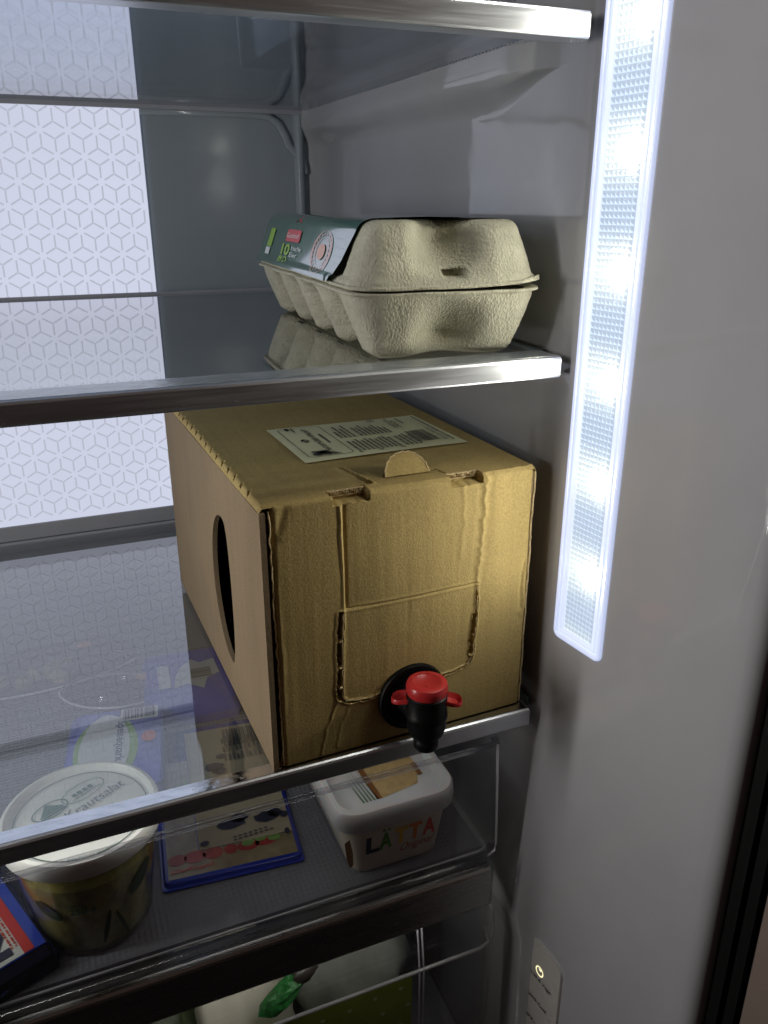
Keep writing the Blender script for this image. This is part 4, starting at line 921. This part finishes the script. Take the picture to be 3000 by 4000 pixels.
obj('end_flap', loops([[WB(.004, .0042, .0008), WB(.0120, -.001, .0008), WB(.0145, -.030, .0008), WB(.006, -.036, .0008)], [WB(.005, .0038, .0016), WB(.0135, -.003, .006), WB(.0155, -.030, .007), WB(.006, -.034, .002)]]), m_wb, t)
def WT(o): return lambda a, b: WB(a, b, hh+o)
obj('red_band', quad(-.15, .0105, -.0145, -.0095, WT(.0004)), pbsdf('red_band_ink', (.42, .03, .02), rough=.3, var=.05), t)
obj('white_field', quad(-.15, .0105, -.038, -.0145, WT(.0004)), pbsdf('white_field_ink', (.52, .54, .50), rough=.4, var=.05), t)
obj('big_lettering', join(fit_text('Kno', -.0075, .0195, .047, .0135, lambda a, b: WT(.0009)(-a, -b), bold=.045)), m_blot, t, kind='stuff')
obj('red_small_print', join(*[quad(-.004+.0021*q, -.0027+.0021*q+.0005*((q*7+k_*3) % 3)-.0003, .0152+.0021*k_, .0163+.0021*k_, lambda a, b: WT(.0009)(-a, -b)) for k_ in range(2) for q in range(17)]), pbsdf('red_small_ink', (.4, .05, .03), rough=.4, var=0), t, kind='stuff')

# ------------------------------------------------------------------ things in the crisper
def lump(n1, n2, fn, amp, sc, seed):
    rings = []
    for i in range(n1+1):
        th = math.pi*(i/n1); rings.append([])
        for j in range(n2):
            ph_ = 2*math.pi*j/n2; d = np.array((math.sin(th)*math.cos(ph_), math.sin(th)*math.sin(ph_), math.cos(th)))
            k_ = 1+amp*float(fnoise(d[0]*1.3+d[2]*.7, d[1]*1.3-d[2]*.9, sc, seed, 3)); rings[-1].append(fn(d*k_))
    return loops(rings)
def bag(name, label, cat, loc, dims, m, seed, amp=.5):
    o = obj(name, lump(26, 40, lambda d: (d[0]*dims[0], d[1]*dims[1], d[2]*dims[2]+dims[2]*.8), amp, 2.2, seed), m, smooth=True); o.location = loc; tag(o, label, cat); return o
bag('paper_bag', 'whitish paper bag bulging in the vegetable crisper', 'bag', (-.072, .085, -.2985), (.040, .050, .062), pbsdf('offwhite_bag', (.72, .70, .58), rough=.6, var=.1, bump=.0008, bscale=60), 5)
bag('grey_produce_bag', 'dull grey plastic produce bag in the middle of the crisper', 'bag', (.010, .115, -.2985), (.050, .075, .062), pbsdf('greyish_bag', (.34, .36, .33), rough=.25, var=.2, bump=.0015, bscale=40, coat=.3), 9, .35)
bag('dark_green_vegetable', 'dark green vegetable at the left end of the crisper', 'vegetable', (-.125, .075, -.2985), (.038, .045, .058), pbsdf('dark_green_skin', (.03, .05, .015), rough=.4, var=.4, vscale=60), 15)
t = thing('green_wrapper', 'crumpled bright green wrapper between the crisper bags', 'wrapper', (-.050, .030, -.190))
obj('green_part', lump(9, 12, lambda d: (d[0]*.0145, d[1]*.007, d[2]*.0085+d[0]*.0085), .9, 4.5, 3), pbsdf('bright_green_film', (.018, .17, .03), rough=.5, var=.5, vscale=140, bump=.002, bscale=150), t)
obj('dark_tip', lump(10, 14, lambda d: (d[0]*.0085+.0150, d[1]*.006+.001, d[2]*.0060+.0125+d[0]*.003), .4, 2.5, 8), pbsdf('dark_film', (.03, .025, .02), rough=.3, var=.3), t, smooth='auto')
t = thing('green_pouch', 'olive green pouch with pale cube prints behind the crisper front', 'bag', (-.005, .026, -.2985))
def GP(a, b, o=0): return (-.068+.112*a, .004-o+.001*math.sin(a*9), .0845*b*(.99+.02*a)+.0005)
obj('pouch', loops([[GP(a, b) for a in np.linspace(0, 1, 20)]+[(GP(a, b)[0], GP(a, b)[1]+.012*math.sin(math.pi*b*.96+.06), GP(a, b)[2]) for a in np.linspace(1, 0, 20)] for b in np.linspace(0, 1, 12)]), pbsdf('olive_green_film', (.22, .27, .03), rough=.35, var=.15, vscale=40, coat=.2), t, smooth='auto')
cb = []
for i in range(6):
    for j in range(4):
        a = .10+.165*i+.05*(j % 2); b = .88-.2*j; 
        for k_ in range(3):
            an = math.radians(30+120*k_); q = [(0, 0), (math.cos(an-1.047), math.sin(an-1.047)), (math.cos(an)*1.0, math.sin(an)*1.0), (math.cos(an+1.047), math.sin(an+1.047))]
            q = [(.0155*(x*.92), .018*y*.92) for x, y in q]; cb.append(poly([(a+x+.001*math.cos(an), b+y+.002*math.sin(an)) for x, y in q], lambda aa, bb: GP(aa, bb, .0006)))
obj('cube_print', join(*cb), pbsdf('pale_cube_ink', (.45, .50, .30), rough=.4, var=.2), t, kind='stuff')
# clear tray standing on the topmost shelf
t = thing('clear_tray', 'clear plastic tray standing on the topmost shelf', 'tray', (.030, .13, .3442))
obj('tray_wall', loops([rr(-.030, .045, -.062, .075, .006, 0), rr(-.033, .048, -.066, .078, .008, .09)], True, False), M_cleardk, t, smooth='auto')
obj('tray_edge', join(tube([(-.031, -.064, .001), (-.033, -.066, .088)], .0009, 6), tube([(-.030, .075, .001), (-.033, .078, .088)], .0009, 6), tube([(.046, -.064, .001), (.048, -.066, .088)], .0009, 6)), M_edge, t, smooth=True, kind='stuff')
obj('tray_filling', lump(12, 20, lambda d: (d[0]*.034+.007, d[1]*.055, d[2]*.02+.022), .3, 3, 4), pbsdf('yellow_brown_food', (.22, .17, .06), rough=.5, var=.4, vscale=50), t, smooth=True)
